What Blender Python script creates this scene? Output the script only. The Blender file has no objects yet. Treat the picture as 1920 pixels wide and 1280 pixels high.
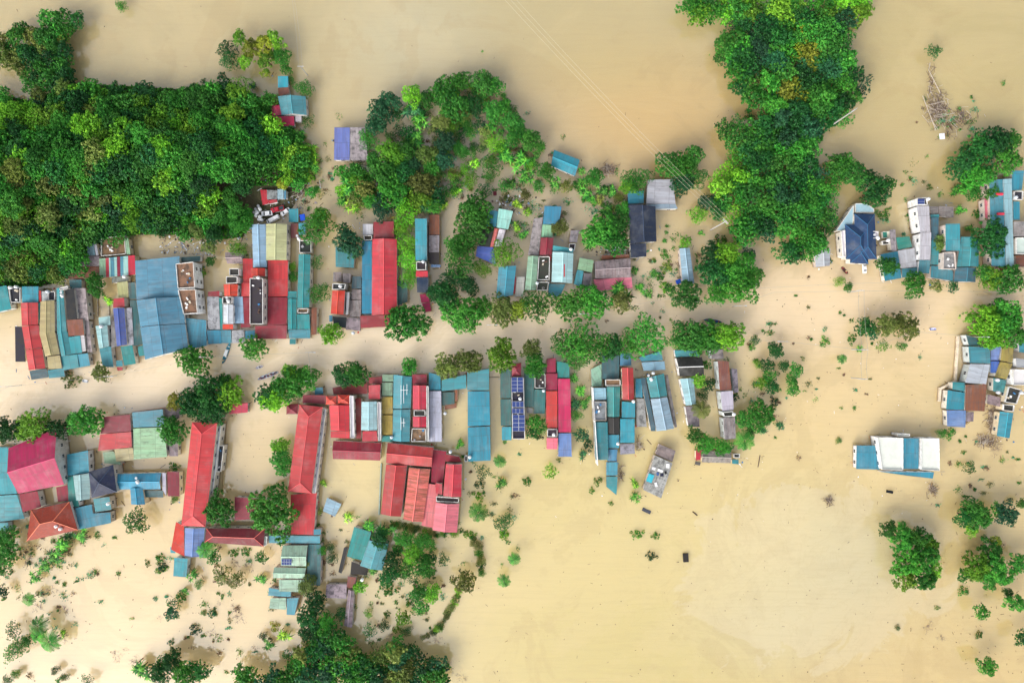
import bpy, bmesh, math, random
import numpy as np
from mathutils import Vector, Matrix, noise
R_ = math.radians
rnd = random.Random(7)
sc = bpy.context.scene
COL = sc.collection

# ------------------------------------------------------------------ camera, light, exposure
S, H = 0.2, 256.0                      # metres per photo pixel on the water, drone height
cam = bpy.data.objects.new('camera', bpy.data.cameras.new('camera'))
COL.objects.link(cam); sc.camera = cam
cam.location = (0, 0, H); cam.rotation_euler = (0, 0, 0)
cam.data.lens = 24; cam.data.sensor_width = 36; cam.data.clip_start = 1; cam.data.clip_end = 6000
SUN_EL, SUN_AZ = R_(34), R_(215)       # soft light from the lower left of the picture
w = bpy.data.worlds.new('World'); sc.world = w; w.use_nodes = True
wn = w.node_tree.nodes; wl = w.node_tree.links
bg = wn['Background']
sky = wn.new('ShaderNodeTexSky'); sky.sky_type = 'NISHITA'; sky.sun_disc = False
sky.sun_elevation = SUN_EL; sky.sun_rotation = SUN_AZ; sky.dust_density = 6; sky.air_density = 1.2; sky.ozone_density = 1
hs = wn.new('ShaderNodeHueSaturation'); hs.inputs['Saturation'].default_value = 0.35
wl.new(sky.outputs[0], hs.inputs['Color']); wl.new(hs.outputs[0], bg.inputs[0]); bg.inputs[1].default_value = 0.15
sl = bpy.data.lights.new('sun', 'SUN'); sl.energy = 0.55; sl.angle = R_(40); sl.color = (1, 0.96, 0.9)
sun = bpy.data.objects.new('sun', sl); COL.objects.link(sun)
d = Vector((math.sin(SUN_AZ) * math.cos(SUN_EL), math.cos(SUN_AZ) * math.cos(SUN_EL), math.sin(SUN_EL)))
sun.rotation_euler = d.to_track_quat('Z', 'Y').to_euler(); sun.location = (0, 0, 200)
sc.view_settings.view_transform = 'Standard'; sc.view_settings.look = 'None'
sc.view_settings.gamma = 1; sc.view_settings.use_curve_mapping = False
sc.view_settings.exposure = 0.64

# ------------------------------------------------------------------ helpers
def P(px, py, z=0.0):                  # a photo pixel seen on the level z -> a point of the place
    k = S * (H - z) / H
    return Vector(((px - 960) * k, (640 - py) * k, z))
def lin(c): return tuple((v / 255 / 12.92) if v / 255 <= 0.04045 else ((v / 255 + 0.055) / 1.055) ** 2.4 for v in c)
def link(name, data, parent=None):
    o = bpy.data.objects.new(name, data); COL.objects.link(o)
    if parent: o.parent = parent
    return o
def tag(o, label=None, cat=None, group=None, kind=None):
    if label: o['label'] = label
    if cat: o['category'] = cat
    if group: o['group'] = group
    if kind: o['kind'] = kind
    return o
def mesh(name, v, f, mats=(), mi=None, smooth=False):
    m = bpy.data.meshes.new(name); m.from_pydata([tuple(p) for p in v], [], f)
    for a in mats: m.materials.append(a)
    if mi is not None: m.polygons.foreach_set('material_index', mi)
    if smooth: m.polygons.foreach_set('use_smooth', [True] * len(m.polygons))
    m.update(); return m
class MB:
    def __init__(s): s.v = []; s.f = []; s.m = []
    def add(s, v, f, m=0):
        n = len(s.v); s.v += [Vector(p) for p in v]; s.f += [tuple(i + n for i in q) for q in f]; s.m += [m] * len(f)
    def box(s, c, sx, sy, sz, rz=0, m=0):
        M = Matrix.Rotation(rz, 3, 'Z'); c = Vector(c)
        v = [c + M @ Vector((x * sx / 2, y * sy / 2, z * sz / 2)) for z in (-1, 1) for x, y in ((-1, -1), (1, -1), (1, 1), (-1, 1))]
        s.add(v, [(3, 2, 1, 0), (4, 5, 6, 7), (0, 1, 5, 4), (1, 2, 6, 5), (2, 3, 7, 6), (3, 0, 4, 7)], m)
    def prism(s, poly, z0, z1, m=0):
        n = len(poly); v = [Vector((p[0], p[1], z0)) for p in poly] + [Vector((p[0], p[1], z1)) for p in poly]
        s.add(v, [tuple(range(n))[::-1], tuple(range(n, 2 * n))] + [(i, (i + 1) % n, n + (i + 1) % n, n + i) for i in range(n)], m)
    def tube(s, pts, r, n=6, m=0, r2=None):
        pts = [Vector(p) for p in pts]; v = []; f = []
        for i, p in enumerate(pts):
            t = (pts[min(i + 1, len(pts) - 1)] - pts[max(i - 1, 0)]).normalized()
            a = t.orthogonal().normalized() if i == 0 else (a - a.dot(t) * t).normalized()
            b = t.cross(a); rr = r if r2 is None else r + (r2 - r) * i / (len(pts) - 1)
            v += [p + rr * (math.cos(q * 2 * math.pi / n) * a + math.sin(q * 2 * math.pi / n) * b) for q in range(n)]
        for i in range(len(pts) - 1):
            f += [(i * n + q, i * n + (q + 1) % n, (i + 1) * n + (q + 1) % n, (i + 1) * n + q) for q in range(n)]
        k = (len(pts) - 1) * n
        f += [tuple(range(n))[::-1], tuple(range(k, k + n))]
        s.add(v, f, m)
    def lathe(s, prof, n=14, c=(0, 0, 0), m=0):
        c = Vector(c); v = []; f = []
        for r, z in prof: v += [c + Vector((r * math.cos(q * 2 * math.pi / n), r * math.sin(q * 2 * math.pi / n), z)) for q in range(n)]
        for i in range(len(prof) - 1): f += [(i * n + q, i * n + (q + 1) % n, (i + 1) * n + (q + 1) % n, (i + 1) * n + q) for q in range(n)]
        k = (len(prof) - 1) * n
        f += [tuple(range(n))[::-1], tuple(range(k, k + n))]
        s.add(v, f, m)
    def me(s, name, mats, smooth=False): return mesh(name, s.v, s.f, mats, s.m, smooth)

# ------------------------------------------------------------------ materials
def new_mat(name, rough=0.6, spec=0.4):
    m = bpy.data.materials.new(name); m.use_nodes = True; nt = m.node_tree
    b = nt.nodes['Principled BSDF']; b.inputs['Roughness'].default_value = rough; b.inputs['Specular IOR Level'].default_value = spec
    return m, nt, b
class N:                               # tiny node helper
    def __init__(s, nt): s.nt = nt
    def n(s, t, **k):
        a = s.nt.nodes.new('ShaderNode' + t)
        for q, v in k.items(): setattr(a, q, v)
        return a
    def put(s, sock, v):
        if hasattr(v, 'is_linked') or isinstance(v, bpy.types.NodeSocket): s.nt.links.new(v, sock)
        else: sock.default_value = v
    def math(s, op, a, b=0.0, c=0.0, clamp=False):
        q = s.n('Math', operation=op, use_clamp=clamp); s.put(q.inputs[0], a); s.put(q.inputs[1], b); s.put(q.inputs[2], c); return q.outputs[0]
    def mix(s, f, a, b, t='MIX'):
        q = s.n('Mix', data_type='RGBA', blend_type=t); s.put(q.inputs[0], f); s.put(q.inputs[6], a); s.put(q.inputs[7], b); return q.outputs[2]
    def noise(s, vec, sc, det=3, rough=0.55, dist=0.0):
        q = s.n('TexNoise'); q.inputs['Scale'].default_value = sc; q.inputs['Detail'].default_value = det
        q.inputs['Roughness'].default_value = rough; q.inputs['Distortion'].default_value = dist
        if vec is not None: s.put(q.inputs['Vector'], vec)
        return q.outputs['Fac']
    def ramp(s, f, lo, hi):
        q = s.n('MapRange', interpolation_type='SMOOTHSTEP'); s.put(q.inputs[0], f); q.inputs[1].default_value = lo; q.inputs[2].default_value = hi; return q.outputs[0]
    def bump(s, h, d, st=1.0):
        q = s.n('Bump'); q.inputs['Distance'].default_value = d; q.inputs['Strength'].default_value = st; s.put(q.inputs['Height'], h); return q.outputs[0]

def roof_material(name, sheet=1.0, course=5.5, dirt=0.35, streak=0.3, rust=0.0, mottle=0.0, corr=0.25, rough=0.45, tile=False):
    m, nt, b = new_mat(name, rough, 0.35); h = N(nt)
    uv = h.n('UVMap'); sep = h.n('SeparateXYZ'); nt.links.new(uv.outputs[0], sep.inputs[0])
    U, V = sep.outputs[0], sep.outputs[1]
    oi = h.n('ObjectInfo'); pos = h.n('NewGeometry').outputs['Position']
    col = oi.outputs['Color']
    # every sheet has its own fade
    wn_ = h.n('TexWhiteNoise', noise_dimensions='3D'); cb = h.n('CombineXYZ')
    h.put(cb.inputs[0], h.math('FLOOR', h.math('DIVIDE', U, sheet))); h.put(cb.inputs[1], h.math('FLOOR', h.math('DIVIDE', V, course))); h.put(cb.inputs[2], oi.outputs['Random'])
    nt.links.new(cb.outputs[0], wn_.inputs['Vector'])
    f = h.math('ADD', 0.86, h.math('MULTIPLY', wn_.outputs['Value'], 0.22))
    big = h.noise(pos, 0.14, 4, 0.6)
    f = h.math('MULTIPLY', f, h.math('ADD', 0.84, h.math('MULTIPLY', big, 0.32)))
    hv = h.n('HueSaturation'); h.put(hv.inputs['Value'], f); h.put(hv.inputs['Color'], col)
    c = hv.outputs[0]
    # chalky fading
    c = h.mix(h.math('MULTIPLY', h.ramp(h.noise(pos, 0.22, 4), 0.45, 0.8), 0.14), c, (0.55, 0.56, 0.54, 1))
    # streaks down the slope
    mp = h.n('CombineXYZ'); h.put(mp.inputs[0], h.math('MULTIPLY', U, 1.6)); h.put(mp.inputs[1], h.math('MULTIPLY', V, 0.12)); h.put(mp.inputs[2], h.math('MULTIPLY', oi.outputs['Random'], 50.0))
    st = h.ramp(h.noise(mp.outputs[0], 1.0, 4, 0.7), 0.5, 0.72)
    c = h.mix(h.math('MULTIPLY', st, streak), c, (0.07, 0.065, 0.06, 1))
    dt = h.ramp(h.noise(pos, 0.55, 6, 0.7), 0.52, 0.75)
    c = h.mix(h.math('MULTIPLY', dt, dirt), c, (0.1, 0.09, 0.075, 1))
    if rust: c = h.mix(h.math('MULTIPLY', h.ramp(h.noise(mp.outputs[0], 0.8, 5, 0.7), 0.42, 0.62), rust), c, (0.24, 0.085, 0.04, 1))
    if mottle:
        mo = h.ramp(h.noise(pos, 0.55, 8, 0.7), 0.44, 0.66)
        c = h.mix(h.math('MULTIPLY', mo, mottle), c, (0.05, 0.05, 0.055, 1))
        mo2 = h.ramp(h.noise(mp.outputs[0], 0.7, 6, 0.7), 0.56, 0.74)
        c = h.mix(h.math('MULTIPLY', mo2, mottle * 0.8), c, (0.5, 0.48, 0.47, 1))
    # laps between courses and sheets
    fr = h.math('FRACT', h.math('DIVIDE', V, course)); lap = h.math('LESS_THAN', fr, 0.035)
    fu = h.math('FRACT', h.math('DIVIDE', U, sheet)); lapu = h.math('LESS_THAN', fu, 0.1)
    c = h.mix(h.math('MULTIPLY', h.math('MAXIMUM', lap, h.math('MULTIPLY', lapu, 0.5)), 0.38), c, (0.08, 0.08, 0.08, 1))
    nt.links.new(c, b.inputs['Base Color'])
    if tile: hh = h.math('ADD', h.math('FRACT', h.math('MULTIPLY', V, 2.6)), h.math('MULTIPLY', h.math('SINE', h.math('MULTIPLY', U, 20.0)), 0.4))
    else: hh = h.math('SINE', h.math('MULTIPLY', U, 2 * math.pi / corr))
    nt.links.new(h.bump(hh, 0.025, 0.7), b.inputs['Normal'])
    return m
M = {}
M['metal'] = roof_material('painted_roof_sheet', dirt=0.34, streak=0.36, rust=0.1)
M['worn'] = roof_material('weathered_roof_sheet', dirt=0.5, streak=0.6, rust=0.15, mottle=0.12)
M['fibro'] = roof_material('fibre_cement_sheet', sheet=0.95, course=1.7, dirt=0.4, streak=0.35, mottle=0.55, rust=0.15, rough=0.85, corr=0.18)
M['rusty'] = roof_material('rusty_roof_sheet', dirt=0.4, streak=0.4, rust=0.85, mottle=0.2, rough=0.75)
M['tile'] = roof_material('roof_tile', sheet=0.6, course=0.38, dirt=0.4, streak=0.35, rust=0.0, rough=0.6, tile=True)

def simple(name, col=None, rough=0.7, amp=0.35, scale=1.0, spec=0.3, metal=0.0, dirt=0.0, dcol=(0.06, 0.055, 0.045, 1), dscale=0.5, bump=0.0, mudline=False):
    m, nt, b = new_mat(name, rough, spec); h = N(nt); b.inputs['Metallic'].default_value = metal
    pos = h.n('NewGeometry').outputs['Position']; oi = h.n('ObjectInfo')
    c0 = oi.outputs['Color'] if col is None else tuple(col) + (1,)
    hv = h.n('HueSaturation'); h.put(hv.inputs['Value'], h.math('ADD', 1 - amp / 2, h.math('MULTIPLY', h.noise(pos, scale, 4), amp))); h.put(hv.inputs['Color'], c0)
    c = hv.outputs[0]
    if dirt: c = h.mix(h.math('MULTIPLY', h.ramp(h.noise(pos, dscale, 6, 0.7), 0.42, 0.62), dirt), c, dcol)
    nt.links.new(c, b.inputs['Base Color'])
    if mudline:
        sp = h.n('SeparateXYZ'); nt.links.new(pos, sp.inputs[0])
        c = h.mix(h.math('MULTIPLY', h.math('SUBTRACT', 1.0, h.ramp(h.math('ADD', sp.outputs[2], h.noise(pos, 0.8, 3)), 0.7, 1.5)), .75), c, (0.2, 0.13, 0.06, 1)); nt.links.new(c, b.inputs['Base Color'])
    if bump: nt.links.new(h.bump(h.noise(pos, 3.0, 4), bump), b.inputs['Normal'])
    return m
M['plaster'] = simple('wall_plaster', None, 0.85, 0.3, 0.8, dirt=0.35, dscale=0.7, dcol=(0.22, 0.18, 0.13, 1), mudline=True)
M['deck'] = simple('stained_concrete_deck', None, 0.85, 0.6, 0.5, dirt=0.75, dcol=(0.045, 0.04, 0.035, 1), bump=0.02)
M['cap'] = simple('folded_ridge_metal', None, 0.5, 0.3, 1.0)
M['any'] = simple('painted_surface', None, 0.5, 0.25, 1.5)
M['steel'] = simple('stainless_steel', (0.75, 0.77, 0.8), 0.3, 0.2, 3, metal=0.5)
M['glass'] = simple('window_glass', (0.03, 0.045, 0.055), 0.12, 0.2, 2, spec=0.7)
M['solar'] = simple('solar_cells', (0.03, 0.055, 0.2), 0.2, 0.4, 2, spec=0.6)
M['alu'] = simple('aluminium_frame', (0.55, 0.57, 0.6), 0.4, 0.2, 2)
M['black'] = simple('black_rubber', (0.015, 0.015, 0.016), 0.7, 0.3, 2)
M['concrete'] = simple('grey_concrete', (0.42, 0.41, 0.39), 0.85, 0.3, 2)
M['wood'] = simple('driftwood', (0.16, 0.115, 0.09), 0.85, 0.9, 1.4)
M['twig'] = simple('dead_twigs', (0.16, 0.12, 0.13), 0.85, 0.6, 1.0)
M['bark'] = simple('tree_bark', (0.11, 0.085, 0.06), 0.9, 0.5, 2)
M['wire'] = simple('cable', (0.35, 0.34, 0.3), 0.6, 0.1, 1)
M['skin'] = simple('skin', (0.4, 0.24, 0.16), 0.6, 0.1, 1)
M['hair'] = simple('hair', (0.015, 0.012, 0.01), 0.6, 0.1, 1)
M['soil'] = simple('hill_soil', (0.07, 0.065, 0.035), 0.95, 0.9, 0.25, dirt=0.6, dscale=0.12, dcol=(0.03, 0.055, 0.015, 1), bump=0.2)

def leaf_mat(by_face=False):
    m, nt, b = new_mat('canopy_foliage' if by_face else 'foliage', 0.5, 0.2); h = N(nt)
    oi = h.n('ObjectInfo'); at = h.n('Attribute', attribute_name='tint'); src = h.n('Attribute', attribute_name='leafcol').outputs['Color'] if by_face else oi.outputs['Color']
    pos = h.n('NewGeometry').outputs['Position']
    v = h.math('MULTIPLY', h.math('ADD', 0.27, h.math('MULTIPLY', at.outputs['Fac'], 1.45)), h.math('ADD', 0.6, h.math('MULTIPLY', h.noise(pos, 0.5, 4, 0.6), 0.8)))
    hv = h.n('HueSaturation'); h.put(hv.inputs['Color'], src); h.put(hv.inputs['Value'], v)
    h.put(hv.inputs['Hue'], h.math('ADD', 0.482, h.math('MULTIPLY', h.math('SUBTRACT', 1.0, at.outputs['Fac']), 0.04)))
    nt.links.new(hv.outputs[0], b.inputs['Base Color'])
    tr = h.n('BsdfTranslucent'); nt.links.new(hv.outputs[0], tr.inputs[0]); mx = h.n('MixShader'); mx.inputs[0].default_value = 0.12
    nt.links.new(b.outputs[0], mx.inputs[1]); nt.links.new(tr.outputs[0], mx.inputs[2])
    nt.links.new(mx.outputs[0], nt.nodes['Material Output'].inputs[0])
    return m
M['leaf'] = leaf_mat(); M['canopy'] = leaf_mat(True)

# ------------------------------------------------------------------ water: one sheet to the horizon, its mud tint and painted sky glare in the vertices
BLOBS = [  # photo x, y, rx, ry, colour, weight
    (960, 0, 900, 220, (196, 180, 130), 1.0), (1200, 210, 190, 110, (222, 180, 108), 1.0), (1130, 130, 120, 60, (198, 182, 122), .6),
    (760, 50, 130, 90, (208, 202, 172), 1.0), (1750, 120, 220, 160, (204, 182, 116), 1.0), (1880, 60, 140, 90, (186, 170, 112), .8),  # the first, whitish blob is sky glare painted into the water colour
    (300, 30, 320, 120, (206, 186, 136), 1.0), (620, 330, 60, 260, (212, 190, 138), 1.0), (860, 270, 160, 120, (190, 176, 150), 1.1),
    (1000, 380, 160, 120, (196, 178, 140), 1.0), (1640, 330, 160, 110, (206, 182, 124), 1.0),
    (200, 730, 420, 60, (248, 224, 186), 2.2), (700, 650, 320, 45, (255, 232, 196), 3.0), (1150, 590, 300, 50, (255, 230, 190), 3.0), (1600, 590, 420, 70, (252, 222, 176), 2.2),  # peach street water, painted brighter to offset shade from the trees
    (480, 840, 80, 120, (232, 204, 150), 1.3), (220, 1090, 330, 180, (232, 202, 144), 1.3), (640, 920, 90, 60, (228, 206, 142), 1.2), (900, 1000, 160, 200, (232, 208, 138), 1.2),
    (1120, 1000, 260, 220, (226, 206, 132), 1.3), (1150, 1230, 240, 120, (214, 194, 116), 1.3), (1400, 900, 170, 180, (234, 210, 144), 1.2), (1560, 740, 220, 110, (240, 210, 150), 1.4),
    (1480, 1030, 110, 120, (222, 208, 152), 1.2), (1600, 1060, 90, 90, (208, 198, 152), 1.4), (1480, 1180, 170, 60, (220, 206, 158), 1.2), (1650, 1200, 150, 80, (218, 190, 122), 1.0),
    (1800, 1000, 200, 200, (224, 198, 134), 1.2), (1850, 1230, 200, 100, (222, 192, 122), 1.0), (1700, 720, 120, 60, (232, 206, 150), 1.0), (750, 1150, 120, 110, (230, 208, 152), 1.2)]
def water():
    xs = sorted([-3000, -1200, -500, -280] + [round(-216 + i * 2.4, 3) for i in range(181)] + [280, 500, 1200, 3000])
    ys = sorted([-3000, -1200, -500, -220] + [round(-150 + i * 2.4, 3) for i in range(126)] + [220, 500, 1200, 3000])
    X, Y = np.meshgrid(xs, ys); nx = len(xs); ny = len(ys)
    v = np.stack([X, Y, np.zeros_like(X)], -1).reshape(-1, 3)
    f = [(j * nx + i, j * nx + i + 1, (j + 1) * nx + i + 1, (j + 1) * nx + i) for j in range(ny - 1) for i in range(nx - 1)]
    m = mesh('flood_water', v.tolist(), f)
    px = np.clip(v[:, 0], -230, 230) / S + 960; py = 640 - np.clip(v[:, 1], -160, 160) / S
    acc = np.zeros((len(v), 3)) ; wt = np.full((len(v), 1), 0.12); acc += np.array(lin((222, 196, 138))) * 0.12
    for x, y, rx, ry, c, k in BLOBS:
        g = (k * np.exp(-((px - x) / rx) ** 2 - ((py - y) / ry) ** 2))[:, None]
        acc += g * np.array(lin(c)); wt += g
    col = np.ones((len(v), 4)); col[:, :3] = acc / wt
    a = m.color_attributes.new('mud_glare', 'FLOAT_COLOR', 'POINT'); a.data.foreach_set('color', col.ravel())
    mt, nt, b = new_mat('muddy_water', 0.03, 0.5); h = N(nt)
    b.inputs['IOR'].default_value = 2.2
    at = h.n('Attribute', attribute_name='mud_glare'); pos = h.n('NewGeometry').outputs['Position']
    c = at.outputs['Color']
    hv = h.n('HueSaturation'); h.put(hv.inputs['Color'], c); hv.inputs['Saturation'].default_value = 0.98; hv.inputs['Value'].default_value = 0.8
    c = hv.outputs[0]
    # mud plumes with soft torn edges
    pl = h.ramp(h.noise(pos, 0.011, 7, 0.62, 1.6), 0.47, 0.56)
    c = h.mix(h.math('MULTIPLY', pl, 0.12), c, (0.72, 0.56, 0.3, 1))
    p2 = h.ramp(h.noise(pos, 0.02, 8, 0.6, 2.6), 0.52, 0.6)
    c = h.mix(h.math('MULTIPLY', p2, 0.16), c, (0.38, 0.26, 0.1, 1))
    # plume in the open water on the lower right, drawn out in threads
    sep = h.n('SeparateXYZ'); nt.links.new(pos, sep.inputs[0])
    dx = h.math('DIVIDE', h.math('SUBTRACT', sep.outputs[0], 112.0), 52.0); dy = h.math('DIVIDE', h.math('ADD', sep.outputs[1], 88.0), 34.0)
    rr = h.math('ADD', h.math('MULTIPLY', dx, dx), h.math('MULTIPLY', dy, dy))
    edge = h.math('ADD', rr, h.math('MULTIPLY', h.math('SUBTRACT', h.noise(pos, 0.035, 8, 0.6, 1.8), 0.5), 3.2))
    c = h.mix(h.math('MULTIPLY', h.ramp(h.math('SUBTRACT', 1.0, edge), 0.0, 0.16), 0.26), c, (0.66, 0.58, 0.4, 1))
    # thin torn threads of silt inside the plume
    e2 = h.noise(pos, 0.05, 9, 0.62, 3.0); thr = h.math('SUBTRACT', 1.0, h.ramp(h.math('ABSOLUTE', h.math('SUBTRACT', e2, 0.5)), 0.0, 0.03))
    c = h.mix(h.math('MULTIPLY', h.math('MULTIPLY', thr, h.ramp(h.math('SUBTRACT', 2.6, edge), 0.0, 1.6)), 0.09), c, (0.36, 0.24, 0.1, 1))
    mm = h.n('Mapping'); mm.inputs['Rotation'].default_value = (0, 0, .5); mm.inputs['Scale'].default_value = (0.12, 1.6, 1); nt.links.new(pos, mm.inputs[0])
    c = h.mix(h.math('MULTIPLY', h.ramp(h.noise(mm.outputs[0], 0.35, 6, 0.65, 1.6), 0.42, 0.7), 0.10), c, (0.34, 0.25, 0.13, 1))
    c = h.mix(h.math('MULTIPLY', h.ramp(h.noise(pos, 3.0, 2, 0.8), 0.35, 0.7), 0.07), c, (0.75, 0.66, 0.48, 1))
    fine = h.noise(pos, 0.9, 4, 0.7)
    c = h.mix(h.math('MULTIPLY', h.ramp(fine, 0.5, 0.8), 0.06), c, (0.3, 0.22, 0.12, 1))
    nt.links.new(c, b.inputs['Base Color'])
    b.subsurface_method = 'BURLEY'; b.inputs['Subsurface Weight'].default_value = 0.85; b.inputs['Subsurface Radius'].default_value = (1.0, .8, .5); b.inputs['Subsurface Scale'].default_value = 8.0
    hb = h.math('ADD', h.noise(pos, 0.8, 3), h.math('MULTIPLY', h.noise(pos, 0.12, 3), 2.0))
    nt.links.new(h.bump(hb, 0.03, 0.3), b.inputs['Normal'])
    m.materials.append(mt)
    tag(link('flood_water', m), 'brown muddy flood water spread over road, yards and fields', kind='structure')
water()

# ------------------------------------------------------------------ wooded hill, upper left
HP = [(-260, 150), (-60, 165), (60, 190), (140, 158), (250, 162), (340, 168), (430, 155), (500, 190), (550, 240), (580, 290), (578, 345), (545, 395), (470, 425), (455, 445), (400, 450), (320, 440), (250, 440), (190, 455), (140, 500), (110, 530), (-60, 560), (-260, 560)]
HW = np.array([P(x, y)[:2] for x, y in HP])
def poly_dist(x, y, Q):                # signed distance, positive inside
    n = len(Q); inside = False; dm = 1e9
    for i in range(n):
        ax, ay = Q[i]; bx, by = Q[(i + 1) % n]
        if (ay > y) != (by > y) and x < (bx - ax) * (y - ay) / (by - ay) + ax: inside = not inside
        ex, ey = bx - ax, by - ay; t = max(0, min(1, ((x - ax) * ex + (y - ay) * ey) / (ex * ex + ey * ey + 1e-9)))
        dm = min(dm, math.hypot(x - ax - t * ex, y - ay - t * ey))
    return dm if inside else -dm
def hill(x, y):
    if x > -60 or y < 10 or y > 110: return -3
    dd = poly_dist(x, y, HW)
    if dd < -6: return -3
    t = max(0, min(1, (dd - 3) / 30)); s = t * t * (3 - 2 * t)
    east = 1 - max(0, min(1, (x + 130) / 50)) * 0.6
    return min(0.7, dd * 0.28) + s * 13 * east + noise.noise(Vector((x * .06, y * .06, 0))) * 1.6 * t
def hill_mesh():
    xs = np.arange(-250, -66, 2.0); ys = np.arange(14, 106, 2.0); v = [(x, y, hill(x, y)) for y in ys for x in xs]; nx = len(xs)
    f = [(j * nx + i, j * nx + i + 1, (j + 1) * nx + i + 1, (j + 1) * nx + i) for j in range(len(ys) - 1) for i in range(nx - 1)]
    tag(link('hill', mesh('hill', v, f, [M['soil']], smooth=True)), 'wooded hill rising out of the flood at the upper left', kind='structure')
hill_mesh()
# ------------------------------------------------------------------ buildings
PAL = {'C': ((56, 150, 170), 'metal'), 'T': ((74, 150, 170), 'metal'), 't': ((50, 146, 146), 'metal'), 'c': ((162, 208, 212), 'metal'), 'D': ((56, 112, 118), 'worn'),
       'R': ((196, 54, 68), 'metal'), 'r': ((146, 40, 58), 'metal'), 'M': ((196, 40, 88), 'metal'), 'O': ((206, 58, 42), 'metal'), 'P': ((234, 118, 138), 'metal'),
       'Y': ((186, 184, 132), 'metal'), 'y': ((172, 162, 78), 'worn'), 'G': ((148, 192, 160), 'worn'), 'B': ((66, 96, 178), 'metal'), 'b': ((112, 142, 200), 'metal'),
       'N': ((24, 42, 70), 'tile'), 'n': ((24, 70, 108), 'tile'), 'o': ((170, 54, 42), 'tile'), 'q': ((118, 36, 42), 'tile'), 'S': ((186, 188, 196), 'metal'), 's': ((150, 186, 204), 'metal'),
       'K': ((62, 60, 64), 'deck'), 'W': ((212, 214, 220), 'metal'), 'E': ((150, 144, 148), 'fibro'), 'F': ((128, 84, 70), 'rusty'), 'L': ((140, 112, 86), 'deck'), 'w': ((214, 216, 220), 'deck2'),
       'J': ((222, 110, 110), 'rusty'), 'k': ((38, 34, 36), 'tile'), 'X': ((172, 168, 172), 'mosaic')}
M['deck2'] = simple('white_painted_deck', None, 0.7, 0.15, 0.5, dirt=0.12)
M['mosaic'] = roof_material('patched_grey_sheet', sheet=0.95, course=1.5, dirt=0.3, streak=0.3, mottle=0.7, rough=0.85, corr=0.2)
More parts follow.
